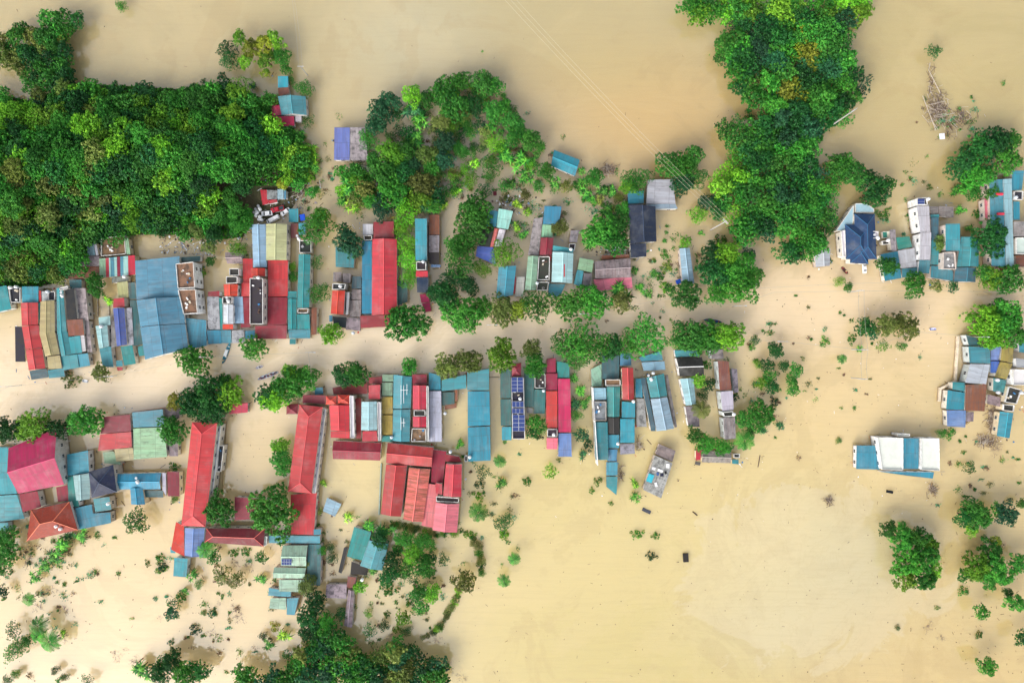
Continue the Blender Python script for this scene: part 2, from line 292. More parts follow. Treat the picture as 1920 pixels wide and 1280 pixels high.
HOUSES = '''
#teal roofed house at the left edge|with a white parapet, cut off by the frame
C s 5 -22 541 12 535 20 579 -22 589
#small teal and grey roofed house|above the long crimson tin house, with dark tank deck
K f 4 17 537 40 537 40 568 21 568
C s 4.6 41 537 72 537 71 568 41 569
R s 4.4 72 545 77 545 77 567 72 567
S s 4.2 77 546 90 546 90 564 77 565
K f 3.6 91 546 105 545 105 564 91 564
#long crimson tin house|in three stepped roofs, second from the left edge
R gv 5 39 568 71 567 71 608 41 611
R gv 4.8 41 612 72 609 79 652 48 655
R gv 4.5 48 656 79 653 85 690 54 694
D s 3.6 55 695 86 691 90 707 59 712
K s 3 28 612 44 612 47 678 28 678
#pale yellow tin house|between the crimson and the cyan tin houses
Y gv 5.2 76 565 102 563 103 622 74 626
Y gv 5 74 626 103 622 112 664 85 668
Y s 4.6 87 669 112 666 116 690 90 692
C s 3.6 89 694 118 690 121 706 92 709
t s 4.4 71 568 75 568 74 600 71 600
#long cyan house with black deck|fourth from the left edge
C gv 5 106 540 118 540 125 621 107 622
C gv 4.8 107 622 126 621 134 664 115 668
C s 5 128 632 150 629 153 661 133 664
C s 4.2 113 668 145 664 148 689 118 694
T s 4 145 664 165 662 168 685 148 689
K s 7 122 543 138 541 144 598 125 600
X s 5 139 540 160 540 165 600 145 600
F s 5.6 125 600 155 598 157 628 128 630
S s 4.8 150 629 158 628 160 658 153 660
X s 3.8 160 600 166 600 172 660 163 660
D s 4 130 524 152 524 152 541 131 542
w f 6 112 540 130 536 130 541 112 545
#narrow pale cyan house|left of the periwinkle roof, stepping down to the road
c s 4.6 184 595 206 592 207 609 185 611
c gv 4.8 179 611 201 609 204 649 186 653
T s 3.8 186 653 208 649 212 688 192 688
E s 4 208 600 214 600 216 650 208 652
#periwinkle roofed house|squeezed between pale cyan house and big teal hall
R s 5 213 560 232 558 233 575 212 577
B gv 5.2 212 578 233 577 238 646 219 649
X s 4.4 234 578 247 576 250 646 239 648
t s 4.2 226 650 248 647 254 682 232 685
Y s 4 219 530 239 527 240 557 221 558
E s 3.6 209 520 240 517 240 527 210 531
C s 3.4 217 676 229 675 230 686 217 687
R s 3.2 218 688 230 688 230 694 220 695
#big pale teal hall|the widest roof in the left row
T s 6.4 253 489 336 480 335 555 256 562
T gv 6.2 256 563 341 556 347 606 263 612
T gv 5.9 263 613 347 607 353 654 272 674
D s 4.4 241 530 253 529 255 560 242 560
D s 4.2 243 562 255 563 268 645 250 648
t s 3.6 258 650 269 647 271 666 260 668
#tall house with brown stained deck|and white side wall, right of the big teal hall
L f 9 330 494 364 490 367 540 334 542
L f 8.6 334 543 368 541 372 588 345 590
T s 4.4 348 596 386 600 387 648 356 655
D s 4 338 482 375 480 375 489 340 491
#striped patchwork roof shed|above the periwinkle house under the hill trees
STRIPE
F s 3.8 130 498 186 500 186 521 123 523
E s 4 152 480 186 479 186 499 140 499
L f 2.6 190 446 236 441 238 477 190 481
s s 4.4 163 458 176 455 178 478 163 479
W s 4.6 176 455 180 455 184 478 179 478
G s 4 234 446 240 446 244 477 237 477
#grey and white stepped house|between the brown deck and big crimson hall
X s 4.6 388 556 410 556 412 617 390 617
t s 4.4 411 558 417 560 417 618 412 618
O gv 7.4 419 533 446 533 445 555 421 555
r s 5 390 547 411 545 411 555 390 555
K f 7 430 503 450 503 450 517 430 517
K f 7.4 424 518 447 518 447 531 424 532
K f 7 417 556 437 556 437 570 417 570
W gv 7.4 419 571 437 571 437 607 419 607
s s 5 438 556 455 556 457 606 438 606
O s 6 417 608 437 608 437 617 417 617
C s 4 388 619 414 619 415 644 390 645
T s 4.2 415 619 433 619 434 643 415 643
X s 4.4 434 620 458 618 458 642 435 643
C s 4 459 620 477 619 478 634 460 635
E gh 4 422 473 453 472 455 494 426 494
#big crimson hall|wrapped around a narrow black decked tower
R s 5 455 485 474 485 473 530 455 530
R s 5.2 453 530 470 530 470 555 452 556
r s 5 452 557 469 557 469 613 451 614
R s 5.4 502 488 540 488 539 555 502 556
r s 5.2 502 557 539 557 537 608 501 610
r s 5 478 611 538 609 537 635 478 635
K f 9.6 469 520 494 520 494 609 469 609
O gv 8 471 503 497 503 497 518 471 518
#pale blue long roofed shed|beside the olive roofed shed behind the crimson hall
s gv 6 472 421 498 421 500 501 475 501
#olive cream roofed shed|below the parked white cars
Y gv 6.6 499 420 538 420 537 488 499 488
#long jade green house|at the right end of the left row
t gv 5.6 560 477 582 477 580 577 557 577
t s 5 538 546 556 546 556 559 538 559
t gv 4.8 539 560 556 560 556 617 540 617
t s 4.6 557 589 580 589 581 617 557 617
T s 4.2 540 618 581 618 581 634 542 634
t s 3.4 543 635 554 635 554 645 543 645
L f 5.6 558 578 580 578 579 587 557 587
F s 3.4 584 577 594 577 593 627 583 628
K f 4 561 450 585 450 585 475 561 475
#small turquoise shed by a blue tarpaulin|at the corner of the car yard
C s 3.6 541 392 559 391 559 416 541 416
F s 3 545 419 559 419 559 446 545 446
T s 3.4 560 418 574 418 572 440 560 440
#red and white patched shed|above the parked white cars
R s 3.8 488 356 500 356 503 382 492 384
X s 3.8 500 356 519 357 519 373 501 374
R s 3.7 501 375 519 374 520 379 504 382
c s 4 520 355 531 355 531 373 520 373
T s 4.1 532 355 536 355 536 373 532 373
#sky blue house with magenta annexe|on the hill's right shore near the top
C s 4 521 143 540 143 540 163 521 164
F s 3.6 521 165 541 163 543 175 522 180
T gv 5 521 181 573 181 575 216 528 216
M s 4.2 508 198 526 197 527 215 510 217
M s 4.1 511 218 551 218 552 236 519 236
S s 3.6 553 217 565 217 565 228 553 228
#lone slate blue and black roofed house|standing in water left of the orchard
b s 4.6 627 239 656 239 655 300 626 300
X s 4.8 657 239 685 239 689 300 656 300
#narrow house with orange barrel roof|left end of the middle block by the road
T s 4.6 629 463 665 463 663 502 629 500
E s 5 625 510 640 510 640 528 624 528
E s 5 643 512 658 513 656 530 642 530
K f 7 623 531 650 532 648 543 622 543
O gv 7.6 623 545 647 545 644 590 620 588
C s 3.8 617 591 623 591 623 603 617 603
K s 4 624 593 649 595 648 615 626 612
S s 6 650 548 655 548 652 590 648 590
D s 4 661 518 677 518 677 541 659 541
E s 3.8 660 543 677 543 677 561 658 561
E s 3.6 655 563 677 562 676 594 655 594
X s 3.8 650 596 675 596 675 620 648 618
#long crimson gabled hall with teal side|in the middle block by the road
R gv 6.4 698 448 744 448 744 589 697 591
r s 5.4 700 416 738 415 739 446 700 447
r s 4.8 675 592 728 591 730 612 676 615
C s 5 679 452 697 452 697 588 678 588
W s 4 680 420 699 420 699 440 680 440
K f 4 681 441 699 441 699 451 682 451
D s 4 746 525 763 530 764 565 746 573
#slim teal house with navy front|right of the round hedge
C s 8 778 410 800 410 800 488 779 488
K f 7.6 780 490 800 490 800 507 780 507
R s 7.6 780 508 802 508 802 519 780 519
N s 7.4 781 520 803 520 803 548 782 548
M s 4 787 552 802 551 806 566 790 568
M s 3.8 791 569 806 567 809 583 797 585
#brown fibre cement roofed row|right of the slim teal house
F s 4.6 804 403 824 403 824 440 804 440
E s 4.6 804 441 824 441 823 473 804 473
K s 4.2 804 474 823 474 823 495 805 495
b s 3.4 808 496 826 496 826 501 808 501
#pale cyan house with black roof|beside a dense round tree in the orchard
C s 5 914 393 934 396 930 425 911 424
c s 5.2 935 391 962 396 953 430 931 426
K s 4.8 901 427 926 429 918 463 895 459
J s 5 927 428 935 429 926 462 919 463
W s 5 936 429 948 431 940 461 927 462
B s 4.2 895 461 925 464 930 497 892 480
#cyan house with thin red stripe|behind the road trees, left of lime roof
C gv 6 935 501 968 498 962 553 930 560
R s 4.6 965 519 968 519 966 550 962 550
S s 4.8 969 519 984 519 981 556 966 556
#lime green roofed house with black deck|beside the pale roof with red line
G gv 5.6 990 480 1009 480 1005 544 984 544
K f 5.2 1010 480 1031 480 1030 526 1007 526
K f 4.8 1007 528 1030 528 1027 545 1005 545
X s 4 1001 410 1018 407 1010 478 990 478
#cyan and crimson stepped house|above the pale roof with red line
C s 5 1021 386 1053 387 1048 420 1018 420
G s 4.4 1017 421 1036 422 1036 445 1015 444
r gv 5.6 1014 446 1038 446 1034 478 1012 478
R s 5 1016 480 1034 479 1032 490 1017 490
#pale cyan roof with red line|largest house behind the middle road trees
C s 5.8 1037 460 1075 466 1075 474 1036 470
c gv 6.2 1036 472 1075 475 1073 531 1034 529
T s 4 1029 532 1060 533 1050 556 1028 553
E s 3 1070 432 1086 432 1082 454 1067 454
K f 3.6 1066 456 1080 456 1078 471 1066 470
#lime and teal low house|left of the grey and pink long roof
G s 4.6 1087 483 1113 488 1110 511 1083 505
T s 4.2 1082 506 1094 508 1090 538 1076 532
E s 4 1095 512 1110 513 1105 538 1091 538
#grey fibre cement roof with pink eave|facing the road below the orchard bushes
E gh 5 1115 490 1182 484 1182 520 1116 522
P s 4.2 1113 524 1184 519 1186 540 1118 545
F s 3.6 1128 479 1150 478 1150 486 1128 487
F s 3.4 1153 478 1180 477 1180 483 1153 486
#tilted sky blue roof hut|alone in open water above the orchard
C gh 3.6 1039 281 1087 300 1078 330 1033 311
#silver grey roofed shed|behind the navy gabled house
S s 5 1215 337 1262 336 1267 382 1212 382
s s 4.4 1212 383 1267 382 1271 391 1213 392
C s 4.4 1177 358 1207 358 1207 381 1178 382
#navy gabled house|standing alone right of the orchard
N gv 7 1178 384 1229 387 1231 453 1182 457
N s 6.4 1182 457 1212 456 1212 481 1183 483
#small pale blue narrow house|left of the tree with lime patches
s gv 4.6 1274 466 1293 465 1302 531 1280 531
#pinkish thatch hut|between forest edge and blue hip roofed villa
S gv 3 1527 471 1557 466 1556 498 1530 501
#blue hip roofed villa|with white balconies and grey curved terrace
n h 6 1602 401 1640 401 1644 486 1602 486
n h 5.8 1584 421 1632 421 1630 486 1586 486
n h 5.6 1594 455 1628 455 1628 495 1594 493
s f 5 1566 434 1601 383 1601 420 1582 434
s f 5.02 1602 381 1624 380 1640 392 1640 399 1602 399
w f 5.6 1576 432 1583 430 1585 484 1580 482
w f 6 1630 433 1647 433 1647 448 1630 448
#teal roofed cottage with grey porch|between the blue villa and the white walled tube house
t s 4 1680 445 1706 443 1711 463 1684 468
S s 4.4 1683 470 1715 465 1720 500 1690 503
C s 4.2 1651 477 1683 471 1691 521 1660 527
T s 3.8 1692 504 1722 501 1725 518 1692 520
X s 3.4 1668 431 1679 430 1682 470 1672 470
K f 2.4 1651 452 1667 450 1668 458 1653 460
t f 1.2 1652 434 1664 433 1665 447 1653 448
#white walled tube house|with long grey roof sheets in the right block
K f 8 1718 371 1737 370 1739 385 1719 385
S s 7.6 1719 386 1742 386 1745 435 1726 435
S s 7.4 1726 436 1746 436 1745 487 1725 487
T s 5.4 1724 488 1745 488 1743 512 1722 512
#jumbled teal house with cluttered deck|right of the white walled tube house
D s 5 1746 408 1760 408 1761 449 1747 449
t s 4.6 1746 450 1760 450 1762 496 1746 496
C s 8 1773 420 1800 419 1801 470 1774 470
X f 7.4 1767 472 1790 472 1792 506 1766 505
t gv 5.2 1802 444 1835 446 1835 500 1794 500
D gv 4.6 1792 502 1830 502 1829 529 1788 528
T s 4.4 1746 498 1765 500 1787 508 1787 527 1745 520
E s 4 1743 387 1760 387 1761 401 1746 401
E s 4 1761 386 1788 388 1788 408 1762 405
t s 4.4 1745 402 1761 402 1761 408 1746 408
#long pale blue gable with red patches|near the right edge of the upper block
T s 6.4 1855 338 1880 336 1887 500 1860 498
s s 6.5 1881 336 1897 335 1902 500 1888 500
P s 4.8 1846 372 1854 372 1854 413 1848 413
M s 4 1872 501 1902 501 1902 507 1877 508
#cyan and brown house at the right edge|upper block, with a white framed deck
C s 6 1898 320 1920 320 1917 356 1898 356
K f 5.6 1899 358 1918 358 1917 376 1899 376
C s 5.4 1900 378 1912 378 1913 412 1901 412
E s 6 1902 415 1940 415 1940 443 1902 443
w f 5.8 1903 445 1940 445 1940 477 1903 477
F s 5 1904 479 1940 479 1940 500 1906 500
#pale stained roof house by the giant tree|right block below the road
D s 5 1811 627 1832 634 1840 648 1817 648
T s 5.8 1817 649 1856 652 1857 681 1819 680
S s 5.6 1819 682 1857 683 1850 720 1810 717
b s 5 1858 651 1877 650 1873 675 1858 675
B s 4.8 1858 677 1874 677 1868 699 1858 699
#mustard stepped roof house|right of the pale stained roof by the giant tree
y s 5.4 1879 648 1901 648 1899 680 1877 676
y s 5.2 1876 678 1899 682 1888 711 1866 706
T s 4.8 1863 708 1888 713 1883 736 1862 733
E s 3.8 1853 739 1876 745 1875 762 1852 757
#turquoise and rust roofed house|with a slate blue lean-to, right block
t s 5 1787 716 1809 717 1809 734 1787 730
C s 4.8 1777 731 1809 736 1808 768 1775 767
b s 4.4 1776 769 1811 769 1810 801 1777 799
F s 5.2 1811 721 1850 721 1847 771 1810 769
E s 3.6 1812 772 1826 772 1826 790 1812 790
#aqua gabled shed below black terraces|at the foot of the lower right block
C gv 4.4 1875 771 1900 774 1893 821 1869 817
K f 5 1879 757 1902 759 1900 772 1878 769
K f 6 1890 723 1915 730 1905 758 1882 754
#white roofed house at the right edge|lower block beside the mustard roof
w f 7 1898 691 1932 693 1932 722 1897 722
S s 7 1905 671 1932 675 1932 690 1906 688
C s 5 1912 640 1932 642 1932 662 1912 660
#white modern house|alone in open water, with turquoise middle roof
w f 6.4 1643 818 1693 819 1693 882 1652 881
C s 6.3 1694 821 1723 821 1723 879 1694 879
w f 6.4 1725 820 1760 820 1761 883 1725 881
C s 4 1606 835 1640 835 1650 880 1606 879
C s 4.2 1650 884 1752 885 1750 897 1700 891
w f 5 1680 812 1706 813 1706 817 1680 817
#turquoise stepped roof at left edge|below the road, left of the magenta hall
C s 5 -20 838 15 838 17 885 -20 886
C s 4.8 -20 887 19 885 31 925 -20 928
C s 4.6 -20 930 31 927 45 972 -20 980
C s 4 -20 981 14 979 16 995 -20 997
#large magenta gabled hall|at the lower left below the road trees
M gh 7.6 16 840 106 803 120 908 34 925
r s 4.8 36 926 70 920 76 950 42 960
r s 4.6 105 913 126 909 129 938 108 941
#turquoise house with white side hut|just right of the large magenta hall
C s 5 125 852 165 844 167 886 126 892
t s 4.6 126 893 136 892 148 950 128 950
s gv 5.2 137 891 170 886 168 935 143 938
#black slate hip roofed house|among turquoise roofs at the lower left
N h 8 166 884 212 871 219 922 172 933
C s 4.8 141 952 172 945 174 962 207 960 208 980 148 992
T s 5.2 174 935 205 931 209 955 178 960
#orange tiled hip roof house|lower left, with tanks sunk in its roof
o h 6.6 58 956 130 940 146 993 50 1014
#square crimson roof|right of the first tree row below the road
r s 5.6 195 781 243 777 245 808 188 813
R s 5.4 187 814 246 809 247 838 183 845
G s 4.2 192 848 213 846 228 871 195 868
#wide pale green stained roof|right of the square crimson roof
T s 5.4 247 773 305 767 308 799 249 801
G s 5.2 249 803 308 801 313 856 250 861
Y s 4.6 214 842 248 839 251 862 218 865
E s 4 316 828 333 826 333 855 316 855
E s 4 307 766 337 766 336 784 308 784
#long turquoise house with crimson end|between black slate house and left school wing
C gh 5.2 219 888 302 886 301 917 219 917
D s 4.2 269 919 306 919 306 932 270 932
C gv 5.4 244 914 267 914 272 945 246 945
r s 4.6 313 884 336 884 336 930 314 930
W s 5 303 886 311 886 311 930 304 918
#long crimson school wing|on the left side of the flooded schoolyard
R hs 8 360 791 407 793 385 987 340 985
w f 5 409 793 416 794 400 925 394 925
K f 4.4 411 833 421 833 415 885 407 885
#right crimson school wing|between the schoolyard and the narrow side yard
R hs 8 561 758 605 763 584 925 540 921
w f 5 607 764 612 765 592 925 587 925
r s 5.4 568 740 610 741 609 757 567 755
r h 4 537 758 559 757 558 776 537 776
#dark red hip roofed school building|closing the schoolyard at its lower end
q h 6.2 387 990 497 990 494 1024 384 1016
r s 4.6 440 931 485 935 485 972 440 975
R s 4.8 545 927 594 923 588 1003 545 1001
w f 5 494 1003 502 1003 500 1022 496 1024
#small magenta gate roof|above the schoolyard beside dark road trees
M s 3.6 430 758 464 755 464 773 430 776
#orange and lilac roofed annexe|below the left school wing
O s 4.6 330 978 345 986 345 1043 320 1030
b gv 4.8 347 989 384 989 380 1043 346 1041
C s 4.2 327 1045 352 1047 349 1082 324 1080
C s 4 319 1025 329 1026 328 1037 319 1036
#crimson house with twin orange domes|at the top of the market block
R gv 8.2 617 759 655 759 655 807 620 806
O h 8.4 611 742 631 742 631 758 611 758
O h 8.4 633 740 655 740 655 757 633 757
R s 7.6 620 808 655 808 655 822 620 820
w f 8 656 740 663 740 665 822 658 822
r s 4.6 623 727 689 716 689 738 625 739
r s 4.8 666 746 677 746 677 822 667 822
#house with pale blue gable and maroon porch|right of the twin orange domes
r s 5 691 708 716 706 716 719 691 719
R s 7.4 691 722 713 721 712 748 691 748
s gv 8.2 678 753 706 752 707 806 677 806
R s 7.6 680 808 706 808 708 827 679 827
w f 7.6 708 752 714 752 714 827 710 827
#mustard and green striped narrow roof|left of the pale teal twin roof
G s 5.2 717 702 737 702 737 715 717 715
G s 5.2 716 717 736 717 736 742 716 742
y s 5.2 716 744 736 744 736 776 715 776
y s 5.2 715 778 736 778 736 815 715 815
t s 4.6 715 817 736 817 736 828 715 828
#pale teal roof with white pipe frame|in the row below the road
T gv 5.8 738 702 772 706 770 765 737 766
T gv 5.6 737 768 769 767 768 828 736 826
#slim scarlet gabled house|with black deck between teal and white sheet roofs
r s 6.4 773 702 800 702 800 720 774 720
R gv 8 774 722 799 722 799 767 774 767
K f 7.6 775 768 799 768 799 780 775 780
R gv 7.8 774 781 799 781 799 800 774 800
L f 6.6 772 802 799 802 800 828 770 828
w f 7.8 800 722 803 722 804 828 801 828
#long ribbed white sheet roof|right of the slim scarlet house
C s 5 804 698 826 704 826 731 804 731
S s 5.4 805 733 827 733 828 828 804 828
#teal veranda roof with brown steps|joining the long teal grid roof
T s 5 828 712 874 702 874 728 828 733
D s 4.4 828 735 852 735 852 757 829 760
F s 3.4 852 728 858 728 858 752 853 752
F s 3.2 834 760 856 754 856 764 834 768
#long teal grid roof|reaching far down from the road trees
T s 5.6 876 698 917 691 917 731 876 731
C s 5.4 877 733 918 733 919 797 877 799
C s 5.2 877 801 919 799 920 863 878 865
K f 4 871 852 877 852 877 866 871 866
#low maroon shed roof|between the right school wing and the market hall
r gh 4.8 625 826 715 830 713 863 624 860
#L shaped crimson market hall|with a rust streaked wing, lower middle
R gh 6.6 727 830 813 839 809 875 724 868
R gv 6.4 724 870 763 872 752 968 714 963
J gv 6 767 876 807 879 793 978 756 973
P s 5.4 800 906 823 909 813 990 790 985
r s 5 810 842 837 846 830 905 808 905
#scarlet house with pink terraced roof|at the right end of the market hall
R gv 8 836 869 866 870 865 931 831 929
r s 5 833 851 861 856 865 866 835 865
K f 6.4 817 930 862 933 861 941 817 939
P gv 7 817 942 861 944 857 998 811 993
R s 7.6 816 905 829 907 829 927 817 925
#house with solar panel deck|right of the long teal grid roof
D s 5.2 938 695 957 691 958 746 938 746
D s 5 938 748 958 748 959 798 939 798
C s 4.6 941 800 959 800 959 825 941 825
r h 6 960 684 977 680 977 704 960 705
K f 6.6 959 706 982 706 984 824 961 824
D s 5 983 698 1001 700 1001 763 983 763
#cluttered black and green roofed house|left of the long scarlet strip roof
K f 5 1002 700 1023 700 1023 728 1002 728
D s 4.6 1002 730 1023 730 1022 775 1000 775
X s 3.8 987 764 999 765 999 774 988 774
#long scarlet strip roof house|with a weathered upper end and terrace
r s 5.4 1025 673 1042 671 1042 698 1025 699
r s 5.6 1024 700 1045 700 1045 731 1024 731
R s 5.6 1024 733 1045 733 1045 802 1024 802
K f 5.4 1025 803 1046 803 1046 819 1025 819
P s 5.8 1025 821 1046 821 1045 842 1025 842
#long crimson roof with slate blue end|beside the banana trees below the road
t s 5 1044 677 1067 681 1068 708 1045 708
M s 5.2 1046 710 1069 710 1071 810 1047 810
b s 4.8 1047 812 1071 812 1072 856 1047 856
#slim teal house with rubble deck|with long white left wall
G s 4.6 1108 692 1128 682 1128 724 1110 725
c s 7 1111 727 1136 727 1137 749 1112 749
X f 7 1112 751 1137 751 1137 789 1112 789
t s 6.6 1114 791 1139 791 1141 862 1117 862
T s 3.8 1137 866 1158 866 1158 891 1137 891
C s 3.6 1137 893 1158 893 1156 928 1137 912
#teal gabled house beside the red ridge roof|with a walled brown terrace
D s 5 1129 666 1161 666 1161 710 1129 710
T s 5 1163 662 1183 662 1184 685 1163 685
L f 6.4 1134 711 1164 711 1164 723 1134 723
t gv 6 1137 725 1163 725 1161 781 1139 781
K gv 5.8 1139 783 1161 783 1161 813 1140 813
C s 5.2 1140 815 1161 815 1161 840 1141 840
T s 4.4 1141 842 1158 842 1156 864 1139 864
#red ridge roof house with turquoise back|two storeys, right of the teal gabled house
R gv 8 1166 689 1187 689 1189 749 1167 749
C s 5.6 1166 752 1191 755 1191 783 1166 783
C s 5.4 1163 785 1190 785 1190 830 1163 830
X s 4 1163 832 1190 832 1190 850 1163 852
#grey patched sheet lean-to|between turquoise roof and the slanting pale green roof
C s 4.4 1191 709 1203 710 1205 745 1192 745
X s 4 1193 747 1208 747 1213 800 1194 800
#pair of sky blue stepped roofs|touching the road tree above the slanting roof
T s 4.8 1198 670 1240 658 1243 675 1203 677
s s 4.6 1203 679 1246 677 1248 693 1207 695
#slanting long pale green gable|alone between the flooded lanes
t gv 5.4 1212 708 1245 700 1251 742 1220 746
s gv 5.2 1220 748 1251 744 1264 803 1231 808
D s 4.6 1201 708 1210 708 1230 808 1221 808
E s 4 1247 703 1252 702 1270 800 1265 802
#black tiled roof house with white ridge|below the road trees right of the lane
T s 5 1265 656 1310 658 1312 668 1267 669
k gh 5.6 1268 671 1316 669 1320 704 1274 705
s gv 5 1275 710 1300 708 1305 757 1286 760
E s 4.4 1285 762 1310 760 1312 800 1291 800
#tall narrow grey tube house|with an open ruined roof and water tank
E s 7 1332 655 1355 655 1357 672 1335 673
F s 8 1346 676 1366 677 1372 730 1350 732
S s 8 1351 734 1374 732 1376 768 1355 770
K f 7.6 1354 772 1375 770 1376 780 1356 781
E s 7.4 1356 783 1378 781 1380 822 1359 824
X s 3.6 1371 690 1382 692 1385 735 1377 736
#low grey shed with red end|under trees below the tall grey tube house
R s 4 1305 844 1314 844 1314 862 1305 862
E gh 4.2 1316 845 1371 846 1370 868 1316 866
t s 3.6 1373 861 1385 861 1385 870 1373 869
K f 3.6 1374 849 1388 850 1387 858 1374 858
#tilted grey roofed house|alone in open water with laundry scattered on it
E s 4.2 1236 832 1267 845 1261 866 1229 851
X s 4.6 1228 853 1261 868 1240 934 1206 918
#pale green roofed house with solar panels|at the bottom beside the dark tree row
G gh 5.4 530 1022 577 1022 574 1061 527 1060
G gh 5 514 1063 574 1064 571 1084 512 1083
G s 4.8 523 1086 571 1087 565 1110 523 1108
D s 4.6 578 1020 602 1020 600 1098 574 1096
T s 4.8 503 1004 600 1004 600 1018 504 1018
C s 5 588 992 601 992 601 1002 588 1002
T s 4 504 1101 545 1109 545 1119 503 1116
G s 3.8 507 1121 536 1121 536 1143 505 1140
T s 4 538 1121 560 1120 552 1153 537 1152
#teal and sky blue twin roofs|in the bottom gardens left of the leafy bushes
t s 5 664 987 696 997 684 1052 650 1043
T gv 5.2 692 1012 728 1019 717 1069 675 1060
K s 3.6 659 1052 690 1064 688 1078 657 1076
F s 3.4 652 1080 668 1082 664 1103 650 1101
#grey thatched huts|in the bottom gardens by the brown reeds
X s 3.2 612 1095 650 1095 649 1122 610 1120
E gv 3.4 653 1105 664 1107 660 1176 645 1172
K s 2.4 645 1026 652 1026 640 1075 634 1072
#small teal square canopy|on posts above the right school wing
C s 2.6 590 727 605 726 606 738 590 740
#pale blue tilted canopy|floating in the narrow side yard
s s 2.4 613 933 640 945 628 968 605 958
'''
def slab(pts, th, name, mat, col, parent, uaxis):
    """one or more roof faces (lists of points) thickened downwards, UV in metres along/down the slope"""
    bm = bmesh.new(); uvl = bm.loops.layers.uv.new('UVMap'); ua = uaxis.normalized()
    for poly in pts:
        vs = [bm.verts.new(p) for p in poly]; lo = [bm.verts.new(Vector(p) - Vector((0, 0, th))) for p in poly]
        f = bm.faces.new(vs)
        if f.normal.z < 0 or (f.normal_update() or f.normal.z < 0): f.normal_flip()
        bm.faces.new(lo)
        n = len(vs)
        for i in range(n): bm.faces.new((vs[i], vs[(i + 1) % n], lo[(i + 1) % n], lo[i]))
        va = Vector((-ua.y, ua.x, 0))
        for ff in list(bm.faces)[-n - 2:]:
            for l in ff.loops: l[uvl].uv = (l.vert.co.dot(ua) + 500, l.vert.co.dot(va) + 500)
    bmesh.ops.recalc_face_normals(bm, faces=bm.faces)
    m = bpy.data.meshes.new(name); bm.to_mesh(m); bm.free(); m.materials.append(M[mat])
    o = link(name, m, parent); o.color = (*lin(col), 1); return o
WIN = MB(); WIN.box((0, 0.04, 0), 1.3, 0.08, 1.3, m=0); WIN.box((-0.3, 0.09, 0), 0.5, 0.03, 1.1, m=1); WIN.box((0.3, 0.09, 0), 0.5, 0.03, 1.1, m=1)
WIN = WIN.me('window', [M['alu'], M['glass']])
CAPC = {'R': (225, 90, 95), 'O': (225, 90, 70), 'o': (235, 130, 95), 'q': (240, 120, 110), 'k': (240, 240, 240), 'N': (60, 75, 100), 'n': (50, 100, 140)}
JIT = {}
BUILD = []                              # (short name, centre px, centre py, z)
SIDING = [(226, 222, 212), (206, 204, 200), (196, 206, 208), (222, 208, 180), (186, 182, 176), (210, 198, 190)]
